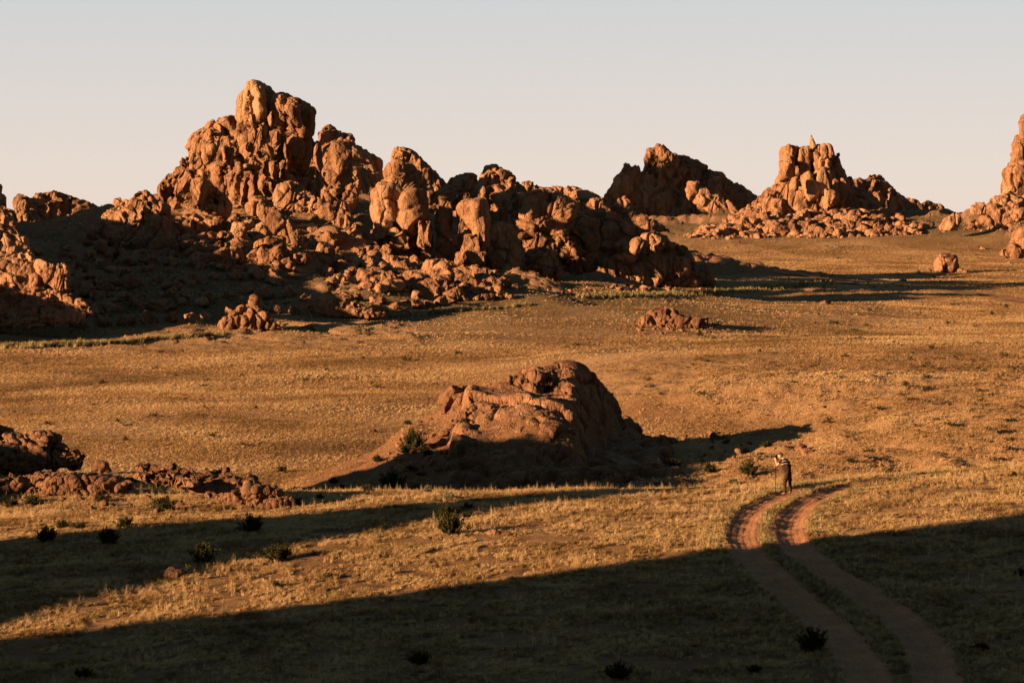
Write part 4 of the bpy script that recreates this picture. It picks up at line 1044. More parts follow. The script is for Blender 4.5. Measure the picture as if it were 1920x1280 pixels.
# single stones set by eye: u, v, width px, label
STONES = [(325, 1080, 52, 'lone rounded boulder half in the sun at the edge of the first shadow band', 2),
          (345, 1088, 10, 'fist-sized stone at the right foot of the lone rounded boulder', 2),
          (735, 1005, 0, '', 2),
          (925, 1002, 26, 'flat red stone in the lit meadow right of the twin bushes', 2),
          (950, 1005, 20, 'dark sliver of rock beside the flat red stone', 2),
          (292, 962, 24, 'pale stone at the foot of the bush on the lit strip', 2), (258, 963, 18, 'small pale stone left of the bush on the lit strip', 2),
          (697, 810, 18, 'pale boulder on the plain left of the sandy slope', 1),
          (1235, 826, 30, 'pinkish boulder just right of the central mound', 1), (1230, 842, 26, 'low pale boulder close to the right foot of the mound', 1),
          (1333, 813, 18, 'rounded boulder in the group on the plain right of the mound', 1), (1315, 818, 12, 'small block left of the rounded boulder on the plain', 1), (1355, 822, 18, 'flat slab right of the rounded boulder on the plain', 1),
          (1405, 832, 14, 'upright block on the plain left of the photographer', 1), (1573, 850, 20, 'split stone on the plain right of the photographer', 1),
          (1248, 850, 14, 'little boulder at the shadow edge right of the mound', 1),
          (1110, 552, 12, 'pale stone in the dark grass at the foot of the domes', 1), (1518, 588, 14, 'domed stone at the end of the outcrop shadow', 1), (1548, 571, 22, 'low red rocks on the plain beyond the outcrop shadow', 1),
          (1692, 528, 16, 'small block on the plain left below the capped outcrop', 0), (1843, 467, 12, 'dark boulder on the far plain near the right edge', 0), (1500, 920, 9, 'small dark stone on the grass strip between the ruts', 2),
          (822, 880, 20, 'rounded block lying on the sand at the shadow line of the mound', 1), (790, 888, 22, 'tawny boulder at the left foot of the mound', 1), (762, 818, 22, 'sunlit boulder beside the dark bush on the sandy slope', 1), (835, 815, 20, 'brown boulder above the dark bush on the sandy slope', 1)]
for (u, v, w, lb, mt) in STONES:
    if not w: continue
    x, y, z = on_ground(u, v)
    i = rr.randrange(NPR); r = w * y / F / 2 * 1.15
    o = link('boulder', boulder_mesh(i, MATS[mt]), (x, y, z + r * 0.15)); o.scale = (r, r, r * 0.75); o.rotation_euler = (0, 0, rr.random() * 6)
    tag(o, lb, 'stone')
cands.sort(reverse=True)
NIND = 265
for (px, x, y, z, r, zi, mt, i) in cands[:NIND]:
    o = link('boulder', boulder_mesh(i, MATS[mt]), (x, y, z + r * 0.3)); o.scale = (r, r * rr.uniform(0.8, 1.1), r * rr.uniform(0.7, 1.15))
    o.rotation_euler = (rr.uniform(-0.5, 0.5), rr.uniform(-0.5, 0.5), rr.random() * 6.28)
    tag(o, 'loose granite boulder on the ' + ZONES[zi][0], 'boulder', 'boulders on the ' + ZONES[zi][0])
for mt in (0, 1, 2):
    V = []; Fc = []; off = 0
    for (px, x, y, z, r, zi, m2, i) in cands[NIND:]:
        if m2 != mt: continue
        q, f = PROTO_LO[i]
        M = np.array(Euler((rr.uniform(-0.6, 0.6), rr.uniform(-0.6, 0.6), rr.random() * 6.28)).to_matrix())
        V.append((q * np.array([r, r, r * rr.uniform(0.7, 1.1)])) @ M.T + np.array([x, y, z + r * 0.25])); Fc.append(f + off); off += len(q)
    if V: tag(link('rubble', make_mesh('rubble', np.vstack(V), np.vstack(Fc), True, MATS[mt])), ['small fallen stones scattered over the far slopes', 'small stones around the outcrop and the mound', 'small stones in the grass by the left ledges'][mt], 'rubble', None, 'stuff')

#SHRUBS
def leaf_mat(name, a, b):
    m, nt, N, L = mat_new(name)
    out = N.new('ShaderNodeOutputMaterial'); g = N.new('ShaderNodeNewGeometry')
    n = noise_node(N, L, g.outputs['Position'], 3.0, 3); r = ramp(N, [(0.35, a), (0.65, b)]); L.new(n.outputs['Fac'], r.inputs[0])
    d = N.new('ShaderNodeBsdfDiffuse'); t = N.new('ShaderNodeBsdfTranslucent'); mx = N.new('ShaderNodeMixShader'); mx.inputs[0].default_value = 0.25
    L.new(r.outputs[0], d.inputs[0]); L.new(r.outputs[0], t.inputs[0]); L.new(d.outputs[0], mx.inputs[1]); L.new(t.outputs[0], mx.inputs[2]); L.new(mx.outputs[0], out.inputs[0])
    return m
M_leaf = leaf_mat('shrub_leaves', (0.03, 0.034, 0.013), (0.07, 0.068, 0.026))
M_sage = leaf_mat('sage_leaves', (0.11, 0.13, 0.09), (0.19, 0.20, 0.14))
M_stem = simple_mat('shrub_wood', (0.09, 0.06, 0.04), 0.9)

def shrub_meshes(seed, nst=60, leaves=44, lsz=0.06, mat=None):
    """unit shrub: about 2 wide and 1.2 high; twigs fan out of the root and carry small leaves"""
    r_ = np.random.default_rng(seed)
    SV = []; SF = []; LV = []; LF = []; so = 0; lo = 0
    for k in range(nst):
        az = r_.random() * 6.283; lean = (r_.random() ** 0.7) * 1.25; ln = (0.75 + 0.45 * r_.random()) * (1.0 - 0.12 * lean)
        bx = r_.normal(size=2) * 0.12
        p0 = np.array([bx[0], bx[1], 0.0]); dirv = np.array([math.sin(lean) * math.cos(az), math.sin(lean) * math.sin(az), math.cos(lean)])
        pts = [p0]
        nseg = 5
        for j in range(nseg):
            dirv = dirv + r_.normal(size=3) * 0.13 + np.array([0, 0, 0.07]); dirv /= np.linalg.norm(dirv)
            pts.append(pts[-1] + dirv * ln / nseg)
        pts = np.array(pts)
        for j in range(nseg):
            a, b = pts[j], pts[j + 1]; w = 0.016 * (1 - j / nseg) + 0.004
            e1 = np.cross(b - a, [0.3, 0.2, 0.9]); e1 /= np.linalg.norm(e1) + 1e-9; e2 = np.cross(b - a, e1); e2 /= np.linalg.norm(e2) + 1e-9
            ring = [e1, -0.5 * e1 + 0.87 * e2, -0.5 * e1 - 0.87 * e2]
            for c in (a, b):
                for q in ring: SV.append(c + q * w)
            for q in range(3): SF.append([so + q, so + (q + 1) % 3, so + 3 + (q + 1) % 3, so + 3 + q])
            so += 6
        for j in range(leaves):
            t = 0.25 + 0.75 * r_.random() ** 0.7; x = t * nseg; i = min(int(x), nseg - 1); c = pts[i] + (pts[i + 1] - pts[i]) * (x - i)
            c = c + r_.normal(size=3) * 0.045
            c[2] = max(c[2], 0.02)
            a = r_.normal(size=3); a /= np.linalg.norm(a); b = np.cross(a, r_.normal(size=3)); b /= np.linalg.norm(b) + 1e-9
            s_ = lsz * (0.6 + 0.8 * r_.random())
            LV += [c - a * s_, c + b * s_ * 0.45, c + a * s_, c - b * s_ * 0.45]; LF.append([lo, lo + 1, lo + 2, lo + 3]); lo += 4
    return make_mesh('foliage', np.array(LV), np.array(LF), False, mat or M_leaf), make_mesh('stem', np.array(SV), np.array(SF), False, M_stem)
SH = [shrub_meshes(300 + i) for i in range(4)] + [shrub_meshes(310, 30, 30, 0.06, M_sage)]
SHS = [shrub_meshes(320 + i, 16, 14, 0.11)[0] for i in range(3)]

def shrub(u, v, wpx, label, kind=None, hscale=1.0, group=None, cat='bush'):
    x, y, z = on_ground(u, v)
    r = wpx * y / F / 2 * 1.12
    k = kind if kind is not None else rr.randrange(4)
    t = bpy.data.objects.new('shrub', None); COL.objects.link(t); t.location = (x, y, z - 0.04 * r); t.scale = (r, r, r * hscale * 1.15); t.rotation_euler = (0, 0, rr.random() * 6.28)
    t.empty_display_size = 0.3
    link('foliage', SH[k][0], parent=t); link('stem', SH[k][1], parent=t)
    return tag(t, label, cat, group)

for a in [
    (87, 1015, 46, 'dark bush at the far left edge of the first shadow band', None, 1.0), (118, 992, 30, 'dark bush behind the far left bush', None, 1.0), (150, 990, 26, 'low dark shrub trailing right of the far left bushes', None, 0.7),
    (203, 1020, 48, 'dark bush second from the left in the shadow band', None, 1.0), (235, 990, 44, 'spreading bush right behind the second dark bush', None, 0.8), (208, 1046, 22, 'tiny low shrub below the second dark bush', None, 0.5),
    (380, 1056, 58, 'large dark bush with upright twigs above the lone rounded boulder', None, 1.05), (472, 998, 60, 'wide dark bush standing alone in the middle of the shadow band', None, 0.9),
    (521, 1050, 66, 'sunlit yellow-green bush at the lower edge of the shadow band', None, 0.75), (515, 1100, 28, 'thin dry shrub in the lit meadow below the yellow-green bush', None, 0.7), (620, 1083, 30, 'small low shrub in the lit meadow', None, 0.5),
    (845, 1002, 64, 'olive sunlit bush in front of the dark twin bush', None, 1.0), (838, 972, 46, 'dark bush right behind the olive sunlit bush', None, 0.9), (877, 956, 32, 'small dark shrub right of the twin bushes on the crest', None, 0.7),
    (1524, 1218, 62, 'dark spiky bush beside the left rut in the foreground shadow', None, 1.05), (786, 1244, 54, 'low dark bush at the bottom centre in deep shadow', None, 0.7), (157, 1270, 44, 'low dark bush at the bottom left in deep shadow', None, 0.7),
    (1160, 1272, 62, 'dark bush at the bottom edge right of the centre', None, 0.8), (1840, 1218, 44, 'faint dark bush near the right edge in deep shadow', None, 0.5), (1415, 1258, 34, 'small dark bush at the bottom left of the ruts', None, 0.6), (1915, 1078, 30, 'dark bush cut by the right edge below the lit slope', None, 0.7),
    (305, 958, 54, 'leafy bush on the lit strip below the long broken ledge', None, 0.8), (210, 915, 30, 'bush among the stones of the left ledge', None, 0.8), (120, 925, 34, 'olive bush at the foot of the left ledge', None, 0.8), (60, 945, 40, 'olive bush near the left edge on the lit strip', None, 0.7),
    (20, 950, 36, 'bush at the left edge on the lit strip', None, 0.7), (250, 905, 26, 'small bush above the stones of the left ledge', None, 0.8), (190, 940, 34, 'low bush in front of the left ledge', None, 0.6), (430, 955, 22, 'tiny bush below the long broken ledge', None, 0.6),
    (425, 918, 14, 'grey-green sage tuft on the long broken ledge', 4, 0.8), (392, 895, 14, 'sage tuft behind the long broken ledge', 4, 0.8), (60, 850, 16, 'sage tuft on the left edge ledge', 4, 0.8), (180, 893, 18, 'sage tuft at the end of the left edge ledge', 4, 0.8),
    (775, 840, 52, 'tall dark bush on the sandy slope of the central mound', None, 1.1), (760, 848, 30, 'dark bush at the left of the tall bush on the sandy slope', None, 0.8), (888, 780, 36, 'dark bush in the gully below the left crest of the mound', None, 0.9), (868, 802, 34, 'bush lower in the gully of the mound', None, 0.8),
    (805, 850, 16, 'small bush right of the tall bush on the sandy slope', None, 0.8), (801, 852, 24, 'green shrub under the tall bush on the sandy slope', None, 0.6), (735, 918, 56, 'big dark bush at the lower left foot of the mound', None, 1.0), (690, 922, 28, 'small olive bush left of the big foot bush', None, 0.8),
    (770, 880, 22, 'low bush on the sand above the big foot bush', None, 0.6), (765, 795, 18, 'bush on the upper edge of the sandy slope', None, 0.7), (708, 865, 24, 'bush in the middle of the sandy slope', None, 0.8), (625, 905, 22, 'bush low on the sandy slope', None, 0.8), (640, 915, 18, 'smaller bush low on the sandy slope', None, 0.7),
    (528, 885, 24, 'bush on the far left of the sandy slope', None, 0.8), (560, 945, 24, 'dark bush at the tip of the long broken ledge', None, 0.8), (600, 935, 20, 'dark bush in the hollow beyond the crest', None, 0.8),
    (1035, 805, 24, 'pale sage cushion on the slabs of the mound', 4, 0.6), (800, 925, 30, 'blue-grey sage bush in the shadow at the foot of the mound', 4, 0.9), (840, 935, 34, 'second blue-grey sage bush in the shadow at the mound foot', 4, 0.8), (960, 915, 20, 'sage bush in the shade of the mound', 4, 0.7),
    (1405, 890, 44, 'spiky dark bush at the tip of the mound shadow left of the photographer', None, 0.9), (1330, 885, 40, 'dark bush in the mound shadow', None, 0.7), (1265, 875, 36, 'dark bush at the right foot of the mound', None, 0.7), (1375, 910, 34, 'olive bush on the crest left of the photographer', None, 0.6),
    (1437, 838, 26, 'dark shrub on the plain above the photographer', None, 0.7), (1595, 868, 26, 'shrub on the plain right of the photographer', None, 0.6), (1903, 895, 30, 'olive shrub at the right end of the lit crest', None, 0.6)]:
    shrub(a[0], a[1], a[2], a[3], a[4], a[5])

# many small dark shrubs dotting the plain and the slopes
def dot(u, v, w, where):
    x, y, z = on_ground(u, v); r = w * y / F / 2 * 1.45
    o = link('steppe_shrub', rr.choice(SHS), (x, y, z)); o.scale = (r, r, r * rr.uniform(0.5, 0.9)); o.rotation_euler = (0, 0, rr.random() * 6.28)
    tag(o, 'small dark shrub dotting the ' + where, 'shrub', 'shrubs dotting the ' + where)
for (where, poly, n, w0, w1) in [
    ('lit plain right of the mound', [(1200, 620), (1900, 560), (1910, 860), (1640, 870), (1300, 790), (1150, 700)], 90, 7, 20),
    ('lit plain left of the mound', [(20, 670), (700, 630), (1150, 640), (900, 690), (700, 800), (560, 860), (200, 830), (20, 780)], 60, 7, 20),
    ('far plain before the castle tor', [(1350, 455), (1850, 450), (1900, 530), (1560, 545), (1400, 500)], 24, 5, 11),
    ('grassy bowl below the massif', [(150, 560), (450, 520), (600, 590), (560, 602), (300, 615), (60, 640)], 40, 6, 14),
    ('stony slopes of the massif', [(330, 440), (620, 450), (700, 470), (840, 480), (930, 530), (620, 520), (450, 500)], 50, 6, 14)]:
    xs = [p[0] for p in poly]; ys = [p[1] for p in poly]; c = 0
    while c < n:
        u = rr.uniform(min(xs), max(xs)); v = rr.uniform(min(ys), max(ys))
        if in_poly(u, v, poly): dot(u, v, w0 + (w1 - w0) * rr.random() ** 2, where); c += 1

#GRASS
def tuft_mesh(name, seed, nb, h, spread, w, mat, curve=0.5):
    r_ = np.random.default_rng(seed); V = []; Fc = []; o = 0
    for k in range(nb):
        az = r_.random() * 6.283; b = r_.normal(size=2) * spread * 0.35
        hh = h * (0.55 + 0.6 * r_.random()); le = spread * (0.3 + 0.9 * r_.random())
        dx, dy = math.cos(az), math.sin(az); wx, wy = -dy * w * 0.5, dx * w * 0.5
        p0 = np.array([b[0], b[1], -0.02 * h]); p1 = p0 + np.array([dx * le * 0.35, dy * le * 0.35, hh * 0.6]); p2 = p0 + np.array([dx * le, dy * le, hh * (1 - curve * 0.3 * r_.random())])
        wv = np.array([wx, wy, 0])
        V += [p0 - wv, p0 + wv, p1 + wv * 0.8, p1 - wv * 0.8, p2 + wv * 0.12, p2 - wv * 0.12]
        Fc += [[o, o + 1, o + 2, o + 3], [o + 3, o + 2, o + 4, o + 5]]; o += 6
    me = make_mesh(name, np.array(V), np.array(Fc), True, mat)
    return bpy.data.objects.new(name, me)

def gn_scatter(name, pts, rots, scls, inst, label):
    me = bpy.data.meshes.new(name); me.vertices.add(len(pts)); me.vertices.foreach_set('co', np.asarray(pts, np.float32).ravel())
    a = me.attributes.new('rot', 'FLOAT_VECTOR', 'POINT'); a.data.foreach_set('vector', np.asarray(rots, np.float32).ravel())
    a = me.attributes.new('scl', 'FLOAT_VECTOR', 'POINT'); a.data.foreach_set('vector', np.asarray(scls, np.float32).ravel())
    o = link(name, me); tag(o, label, 'grass', None, 'stuff')
    ng = bpy.data.node_groups.new(name, 'GeometryNodeTree')
    ng.interface.new_socket('Geometry', in_out='INPUT', socket_type='NodeSocketGeometry'); ng.interface.new_socket('Geometry', in_out='OUTPUT', socket_type='NodeSocketGeometry')
    N = ng.nodes; L = ng.links
    gi = N.new('NodeGroupInput'); go = N.new('NodeGroupOutput')
    iop = N.new('GeometryNodeInstanceOnPoints'); L.new(gi.outputs[0], iop.inputs['Points'])
    oi = N.new('GeometryNodeObjectInfo'); oi.inputs['Object'].default_value = inst; oi.inputs['As Instance'].default_value = True
    L.new(oi.outputs['Geometry'], iop.inputs['Instance'])
    for nm, sk in (('rot', 'Rotation'), ('scl', 'Scale')):
        na = N.new('GeometryNodeInputNamedAttribute'); na.data_type = 'FLOAT_VECTOR'; na.inputs['Name'].default_value = nm; L.new(na.outputs['Attribute'], iop.inputs[sk])
    L.new(iop.outputs['Instances'], go.inputs[0])
    md = o.modifiers.new('scatter', 'NODES'); md.node_group = ng
    return o

def scatter(name, label, X, Y, S, inst, zoff=0.0, track=True):
    if track:
        dl = np.minimum(dist_path(X, Y, PL), dist_path(X, Y, PR)); jit = rng.random(len(X)) * 0.22
        k = dl > 0.55 + jit; X, Y, S = X[k], Y[k], S[k]
        # keep only what lies on the ruts' centre strip and outside
    Z = gz(X, Y) + zoff
    n = len(X)
    rots = np.stack([rng.normal(size=n) * 0.12, rng.normal(size=n) * 0.12, rng.random(n) * 6.283], 1)
    sc = np.stack([S * (0.8 + 0.5 * rng.random(n)), S * (0.8 + 0.5 * rng.random(n)), S * (0.7 + 0.6 * rng.random(n))], 1)
    gn_scatter(name, np.stack([X, Y, Z], 1), rots, sc, inst, label)

def fore_points(n):
    y = np.sqrt(rng.random(n) * (116 ** 2 - 57 ** 2) + 57 ** 2); x = (rng.random(n) * 2 - 1) * (0.222 * y + 1.5)
    return x, y
T_short = tuft_mesh('short_tuft', 1, 22, 0.085, 0.085, 0.008, M_grass)
T_mid = tuft_mesh('dry_tuft', 2, 20, 0.14, 0.075, 0.008, M_grass, 0.8)
T_tall = tuft_mesh('tall_tuft', 3, 10, 0.30, 0.07, 0.007, M_grass, 0.3)
T_verge = tuft_mesh('verge_tuft', 4, 26, 0.20, 0.12, 0.012, M_grass_verge)
def clump_mask(x, y, sc, th, seed):
    return fbm(np.stack([x / sc, y / sc, 0 * x], 1), 3, seed) > th
x, y = fore_points(210000); k = clump_mask(x, y, 0.9, -0.2, 401); x, y = x[k], y[k]
scatter('short_grass', 'short dry golden grass covering the foreground meadow', x, y, 0.6 + 0.9 * rng.random(len(x)), T_short)
x, y = fore_points(52000); k = clump_mask(x, y, 1.2, 0.1, 402); x, y = x[k], y[k]
scatter('dry_grass', 'taller bleached grass clumps in the foreground meadow', x, y, 0.5 + 1.0 * rng.random(len(x)) ** 2, T_mid)
x, y = fore_points(6500); k = clump_mask(x, y, 4, 0.05, 403) | (y > 100); x, y = x[k], y[k]
scatter('tall_grass', 'thin tall grass stalks standing above the meadow', x, y, 0.5 + 0.7 * rng.random(len(x)), T_tall)
# greener grass along the ruts
vx = []; vy = []
for path in (PL, PR):
    for (a, b) in path[::2]:
        n = 26; ang = rng.random(n) * 6.283; rd = 0.7 + np.abs(rng.normal(size=n)) * 0.45
        vx += list(a + np.cos(ang) * rd); vy += list(b + np.sin(ang) * rd)
vx = np.array(vx); vy = np.array(vy); k = vy < 112
scatter('verge_grass', 'greenish grass lining both ruts and the strip between them', vx[k], vy[k], 0.35 + 0.6 * rng.random(k.sum()), T_verge)
# the plain
T_p1 = tuft_mesh('plain_tuft', 5, 14, 0.12, 0.16, 0.03, M_grass_far)
T_p2 = tuft_mesh('plain_bunch', 6, 12, 0.20, 0.15, 0.03, M_grass_far, 0.6)
def plain_points(n, y0, y1, ex=1.6):
    q = 2 - ex; t = rng.random(n); y = (y0 ** q + t * (y1 ** q - y0 ** q)) ** (1 / q); x = (rng.random(n) * 2 - 1) * (0.25 * y)
    return x, y
def plain_keep(x, y):
    _, res = gz_smooth(x, y)
    near_road = np.zeros(len(x), bool)
    for pp in FARROAD:
        for (a, b) in pp[::2]: near_road |= (np.abs(x - a) < 4) & (np.abs(y - b) < 9)
    return ~near_road & ((np.abs(res) < 0.7) | (rng.random(len(x)) < 0.30) | ((y < 330) & (960 + x / y * F > 1300)))
x, y = plain_points(680000, 114, 900); k = plain_keep(x, y) & (clump_mask(x, y / 1.6, 6, -0.25, 405) | (rng.random(len(x)) < 0.4)); x, y = x[k], y[k]
scatter('plain_grass', 'dry steppe grass covering the wide plain', x, y, (0.5 + 0.8 * rng.random(len(x))) * (y / 260) ** 0.55, T_p1, track=False)
x, y = plain_points(60000, 150, 900); k = plain_keep(x, y) & clump_mask(x, y / 2.2, 12, 0.02, 406); x, y = x[k], y[k]
scatter('plain_bunch_grass', 'taller pale bunches of grass in streaks across the plain', x, y, (0.5 + 0.8 * rng.random(len(x))) * (y / 260) ** 0.5, T_p2, track=False)

# pale green grass along the far edge of the plain
gx = []; gy = []
for (a, b, n, w) in [((1080, 556), (1330, 551), 900, 3), ((1330, 551), (1560, 531), 900, 4), ((0, 652), (200, 645), 500, 2.5), ((200, 645), (420, 627), 350, 1.5), ((700, 598), (1000, 572), 300, 1.5)]:
    for t in rng.random(n):
        x_, y_, z_ = on_ground(a[0] + (b[0] - a[0]) * t, a[1] + (b[1] - a[1]) * t + rng.normal() * w * 0.6)
        gx.append(x_); gy.append(y_)
T_reed = tuft_mesh('reed_tuft', 7, 16, 0.75, 0.30, 0.07, M_grass_verge, 0.5)
scatter('green_grass_strip', 'pale green taller grass along the far shadow edge of the plain', np.array(gx), np.array(gy), 0.5 + 0.6 * rng.random(len(gx)), T_reed, track=False)
#PERSON
def skin_obj(name, verts, edges, radii, root, mat, parent=None, loc=(0, 0, 0), rz=0, sub=2, cat=None, label=None):
    me = bpy.data.meshes.new(name); me.from_pydata([tuple(v) for v in verts], edges, [])
    me.materials.append(mat)
    o = link(name, me, loc, parent); o.rotation_euler = (0, 0, rz)
    md = o.modifiers.new('skin', 'SKIN'); md.use_smooth_shade = True
    for i, r in enumerate(radii):
        r = r if isinstance(r, tuple) else (r, r)
        me.skin_vertices[0].data[i].radius = r
        me.skin_vertices[0].data[i].use_root = (i == root)
    if sub:
        sm = o.modifiers.new('sub', 'SUBSURF'); sm.levels = sub; sm.render_levels = sub
    return o

SK = simple_mat('skin', (0.55, 0.29, 0.19), 0.55, 0.3); M_shirt = simple_mat('black_shirt', (0.028, 0.016, 0.014), 0.9, 0.1, 0.3, 12)
M_trou = simple_mat('brown_trousers', (0.04, 0.023, 0.012), 0.9, 0.1, 0.5, 9, 0.3); M_cap = simple_mat('olive_cap', (0.05, 0.05, 0.028), 0.9, 0.1)
M_shoe = simple_mat('boot_leather', (0.05, 0.027, 0.015), 0.8); M_blk = simple_mat('camera_black', (0.012, 0.012, 0.013), 0.75, 0.15)
M_strap = simple_mat('pale_strap', (0.33, 0.27, 0.23), 0.8); M_red = simple_mat('red_patch', (0.5, 0.06, 0.02), 0.7); M_metal = simple_mat('dark_metal', (0.05, 0.045, 0.04), 0.35, 0.6)
M_glass = simple_mat('lens_glass', (0.01, 0.01, 0.02), 0.05, 0.9); M_bag = simple_mat('bag_cloth', (0.04, 0.022, 0.016), 0.85)

px_, py_, pz_ = on_ground(1474, 927)
FACE = math.atan2(0.66, -0.75)        # looks left and a little away
# local frame: x forward, y to the person's left, z up
J = {}
J['pel'] = (-0.10, 0, 0.93)
J['wst'] = (-0.06, 0, 1.08); J['chs'] = (0.04, 0, 1.30); J['nck'] = (0.14, 0, 1.44); J['hd0'] = (0.21, 0, 1.49)
for sgn, k in ((1, 'L'), (-1, 'R')):
    J['hip' + k] = (-0.10, 0.10 * sgn, 0.88); J['kne' + k] = (-0.04 if sgn > 0 else -0.06, 0.16 * sgn, 0.48); J['ank' + k] = (-0.07, 0.19 * sgn, 0.09); J['toe' + k] = (0.11, 0.22 * sgn, 0.035)
    J['sho' + k] = (0.10, 0.19 * sgn, 1.39); J['elb' + k] = (0.31, 0.21 * sgn, 1.18); J['wri' + k] = (0.45, 0.085 * sgn, 1.37); J['pal' + k] = (0.495, 0.055 * sgn, 1.435)
names = ['pel', 'wst', 'chs', 'nck', 'hd0', 'hipL', 'kneL', 'ankL', 'toeL', 'hipR', 'kneR', 'ankR', 'toeR', 'shoL', 'elbL', 'wriL', 'palL', 'shoR', 'elbR', 'wriR', 'palR']
rad = [(0.06, 0.07), (0.06, 0.08), (0.09, 0.12), 0.06, 0.055, 0.05, 0.055, 0.04, 0.03, 0.05, 0.055, 0.04, 0.03, 0.055, 0.042, 0.028, 0.03, 0.055, 0.042, 0.028, 0.03]
ed = [('pel', 'wst'), ('wst', 'chs'), ('chs', 'nck'), ('nck', 'hd0'), ('pel', 'hipL'), ('hipL', 'kneL'), ('kneL', 'ankL'), ('ankL', 'toeL'), ('pel', 'hipR'), ('hipR', 'kneR'), ('kneR', 'ankR'), ('ankR', 'toeR'),
      ('chs', 'shoL'), ('shoL', 'elbL'), ('elbL', 'wriL'), ('wriL', 'palL'), ('chs', 'shoR'), ('shoR', 'elbR'), ('elbR', 'wriR'), ('wriR', 'palR')]
V = [J[n] for n in names]; E = [(names.index(a), names.index(b)) for a, b in ed]
# fingers: four bent fingers of unequal length curled round the camera, thumb leaving the side of the palm
for sgn, k in ((1, 'L'), (-1, 'R')):
    base = names.index('pal' + k); P0 = np.array(J['pal' + k])
    for fi, (dz, ln) in enumerate([(0.030, 0.062), (0.012, 0.070), (-0.006, 0.066), (-0.022, 0.052)]):
        a = P0 + np.array([0.018, -0.004 * sgn, dz]); b = a + np.array([ln * 0.75, -0.006 * sgn, 0.012]); c = b + np.array([ln * 0.25, -0.035 * sgn, 0.006])
        n0 = len(V); V += [tuple(a), tuple(b), tuple(c)]; E += [(base, n0), (n0, n0 + 1), (n0 + 1, n0 + 2)]; rad += [0.011, 0.009, 0.008]
    a = P0 + np.array([-0.012, -0.02 * sgn, 0.02]); b = a + np.array([-0.004, -0.022 * sgn, 0.03])
    n0 = len(V); V += [tuple(a), tuple(b)]; E += [(base, n0), (n0, n0 + 1)]; rad += [0.011, 0.009]
body = skin_obj('person', V, E, rad, 0, SK, None, (px_, py_, pz_), FACE)
tag(body, 'man in cap, dark T-shirt and brown trousers bending forward to photograph beside the track', 'person')

def ell(name, mat, c, r, rot=(0, 0, 0), parent=None, sub=4, fn=None):
    d, f = ico(sub); q = d.copy()
    if fn: q = fn(q)
    q = (q * np.array(r)) @ np.array(Euler(rot).to_matrix()).T + np.array(c)
    return link(name, make_mesh(name, q, f, True, mat), (0, 0, 0), parent)
def headfn(q):
    x, y, z = q[:, 0].copy(), q[:, 1].copy(), q[:, 2].copy()
    q[:, 0] = x * (1 - 0.12 * np.clip(-z, 0, 1)) + 0.10 * np.clip(-z, 0, 1) * (x > 0) * x
    q[:, 1] = y * (1 - 0.28 * np.clip(-z, 0, 1))
    nose = np.exp(-((y / 0.16) ** 2 + ((z + 0.12) / 0.20) ** 2)) * (x > 0.4); q[:, 0] += 0.22 * nose
    br = np.exp(-(((z - 0.18) / 0.12) ** 2)) * (x > 0.6); q[:, 0] += 0.04 * br
    for s_ in (1, -1):
        q[:, 0] -= 0.10 * np.exp(-(((y - 0.38 * s_) / 0.16) ** 2 + ((z - 0.05) / 0.12) ** 2)) * (x > 0.4)
    q[:, 0] += 0.04 * np.exp(-((y / 0.3) ** 2 + ((z + 0.48) / 0.08) ** 2)) * (x > 0.3)
    return q
HR = (0, 0.22, 0)
head = ell('head', SK, (0.29, 0, 1.575), (0.098, 0.077, 0.118), HR, body, 5, headfn)
for s_ in (1, -1):
    ell('ear', SK, (0.275, 0.079 * s_, 1.575), (0.018, 0.01, 0.032), HR, head, 3)
    ell('eye', M_glass, (0.372, 0.030 * s_, 1.575), (0.010, 0.012, 0.009), HR, head, 3)
ell('hair', simple_mat('grey_hair', (0.12, 0.10, 0.08), 0.9), (0.255, 0, 1.575), (0.082, 0.0795, 0.085), HR, head, 4)
def capfn(q):
    q[:, 2] = np.clip(q[:, 2], -0.05, None); return q
capo = ell('cap', M_cap, (0.282, 0, 1.618), (0.107, 0.088, 0.092), HR, body, 4, capfn)
ell('cap_brim', M_cap, (0.215, 0, 1.625), (0.075, 0.068, 0.010), (0, -0.35, 0), capo, 3)
# T-shirt and trousers
tn = ['wst0', 'wst', 'chs', 'nck', 'shoL', 'sl', 'shoR', 'sr']
TV = [(-0.10, 0, 0.93), (-0.06, 0, 1.08), (0.04, 0, 1.30), (0.125, 0, 1.42), (0.10, 0.185, 1.39), (0.215, 0.21, 1.28), (0.10, -0.185, 1.39), (0.215, -0.21, 1.28)]
shirt = skin_obj('shirt', TV, [(0, 1), (1, 2), (2, 3), (2, 4), (4, 5), (2, 6), (6, 7)], [(0.165, 0.185), (0.15, 0.175), (0.15, 0.195), 0.08, 0.082, 0.07, 0.082, 0.07], 0, M_shirt, body)
tr = [(-0.10, 0, 0.95), (-0.06, 0, 1.02)]
E2 = [(0, 1)]; R2 = [(0.155, 0.175), (0.14, 0.16)]
for sgn, k in ((1, 'L'), (-1, 'R')):
    n0 = len(tr); kx, ky, kz = J['kne' + k]; ax, ay, az_ = J['ank' + k]
    tr += [(-0.10, 0.095 * sgn, 0.84), (-0.08, 0.13 * sgn, 0.66), (kx, ky, kz), (ax - 0.01, ay, 0.26), (ax, ay, 0.085)]
    E2 += [(0, n0), (n0, n0 + 1), (n0 + 1, n0 + 2), (n0 + 2, n0 + 3), (n0 + 3, n0 + 4)]; R2 += [0.108, 0.096, 0.078, 0.070, 0.070]
trou = skin_obj('trousers', tr, E2, R2, 0, M_trou, body)
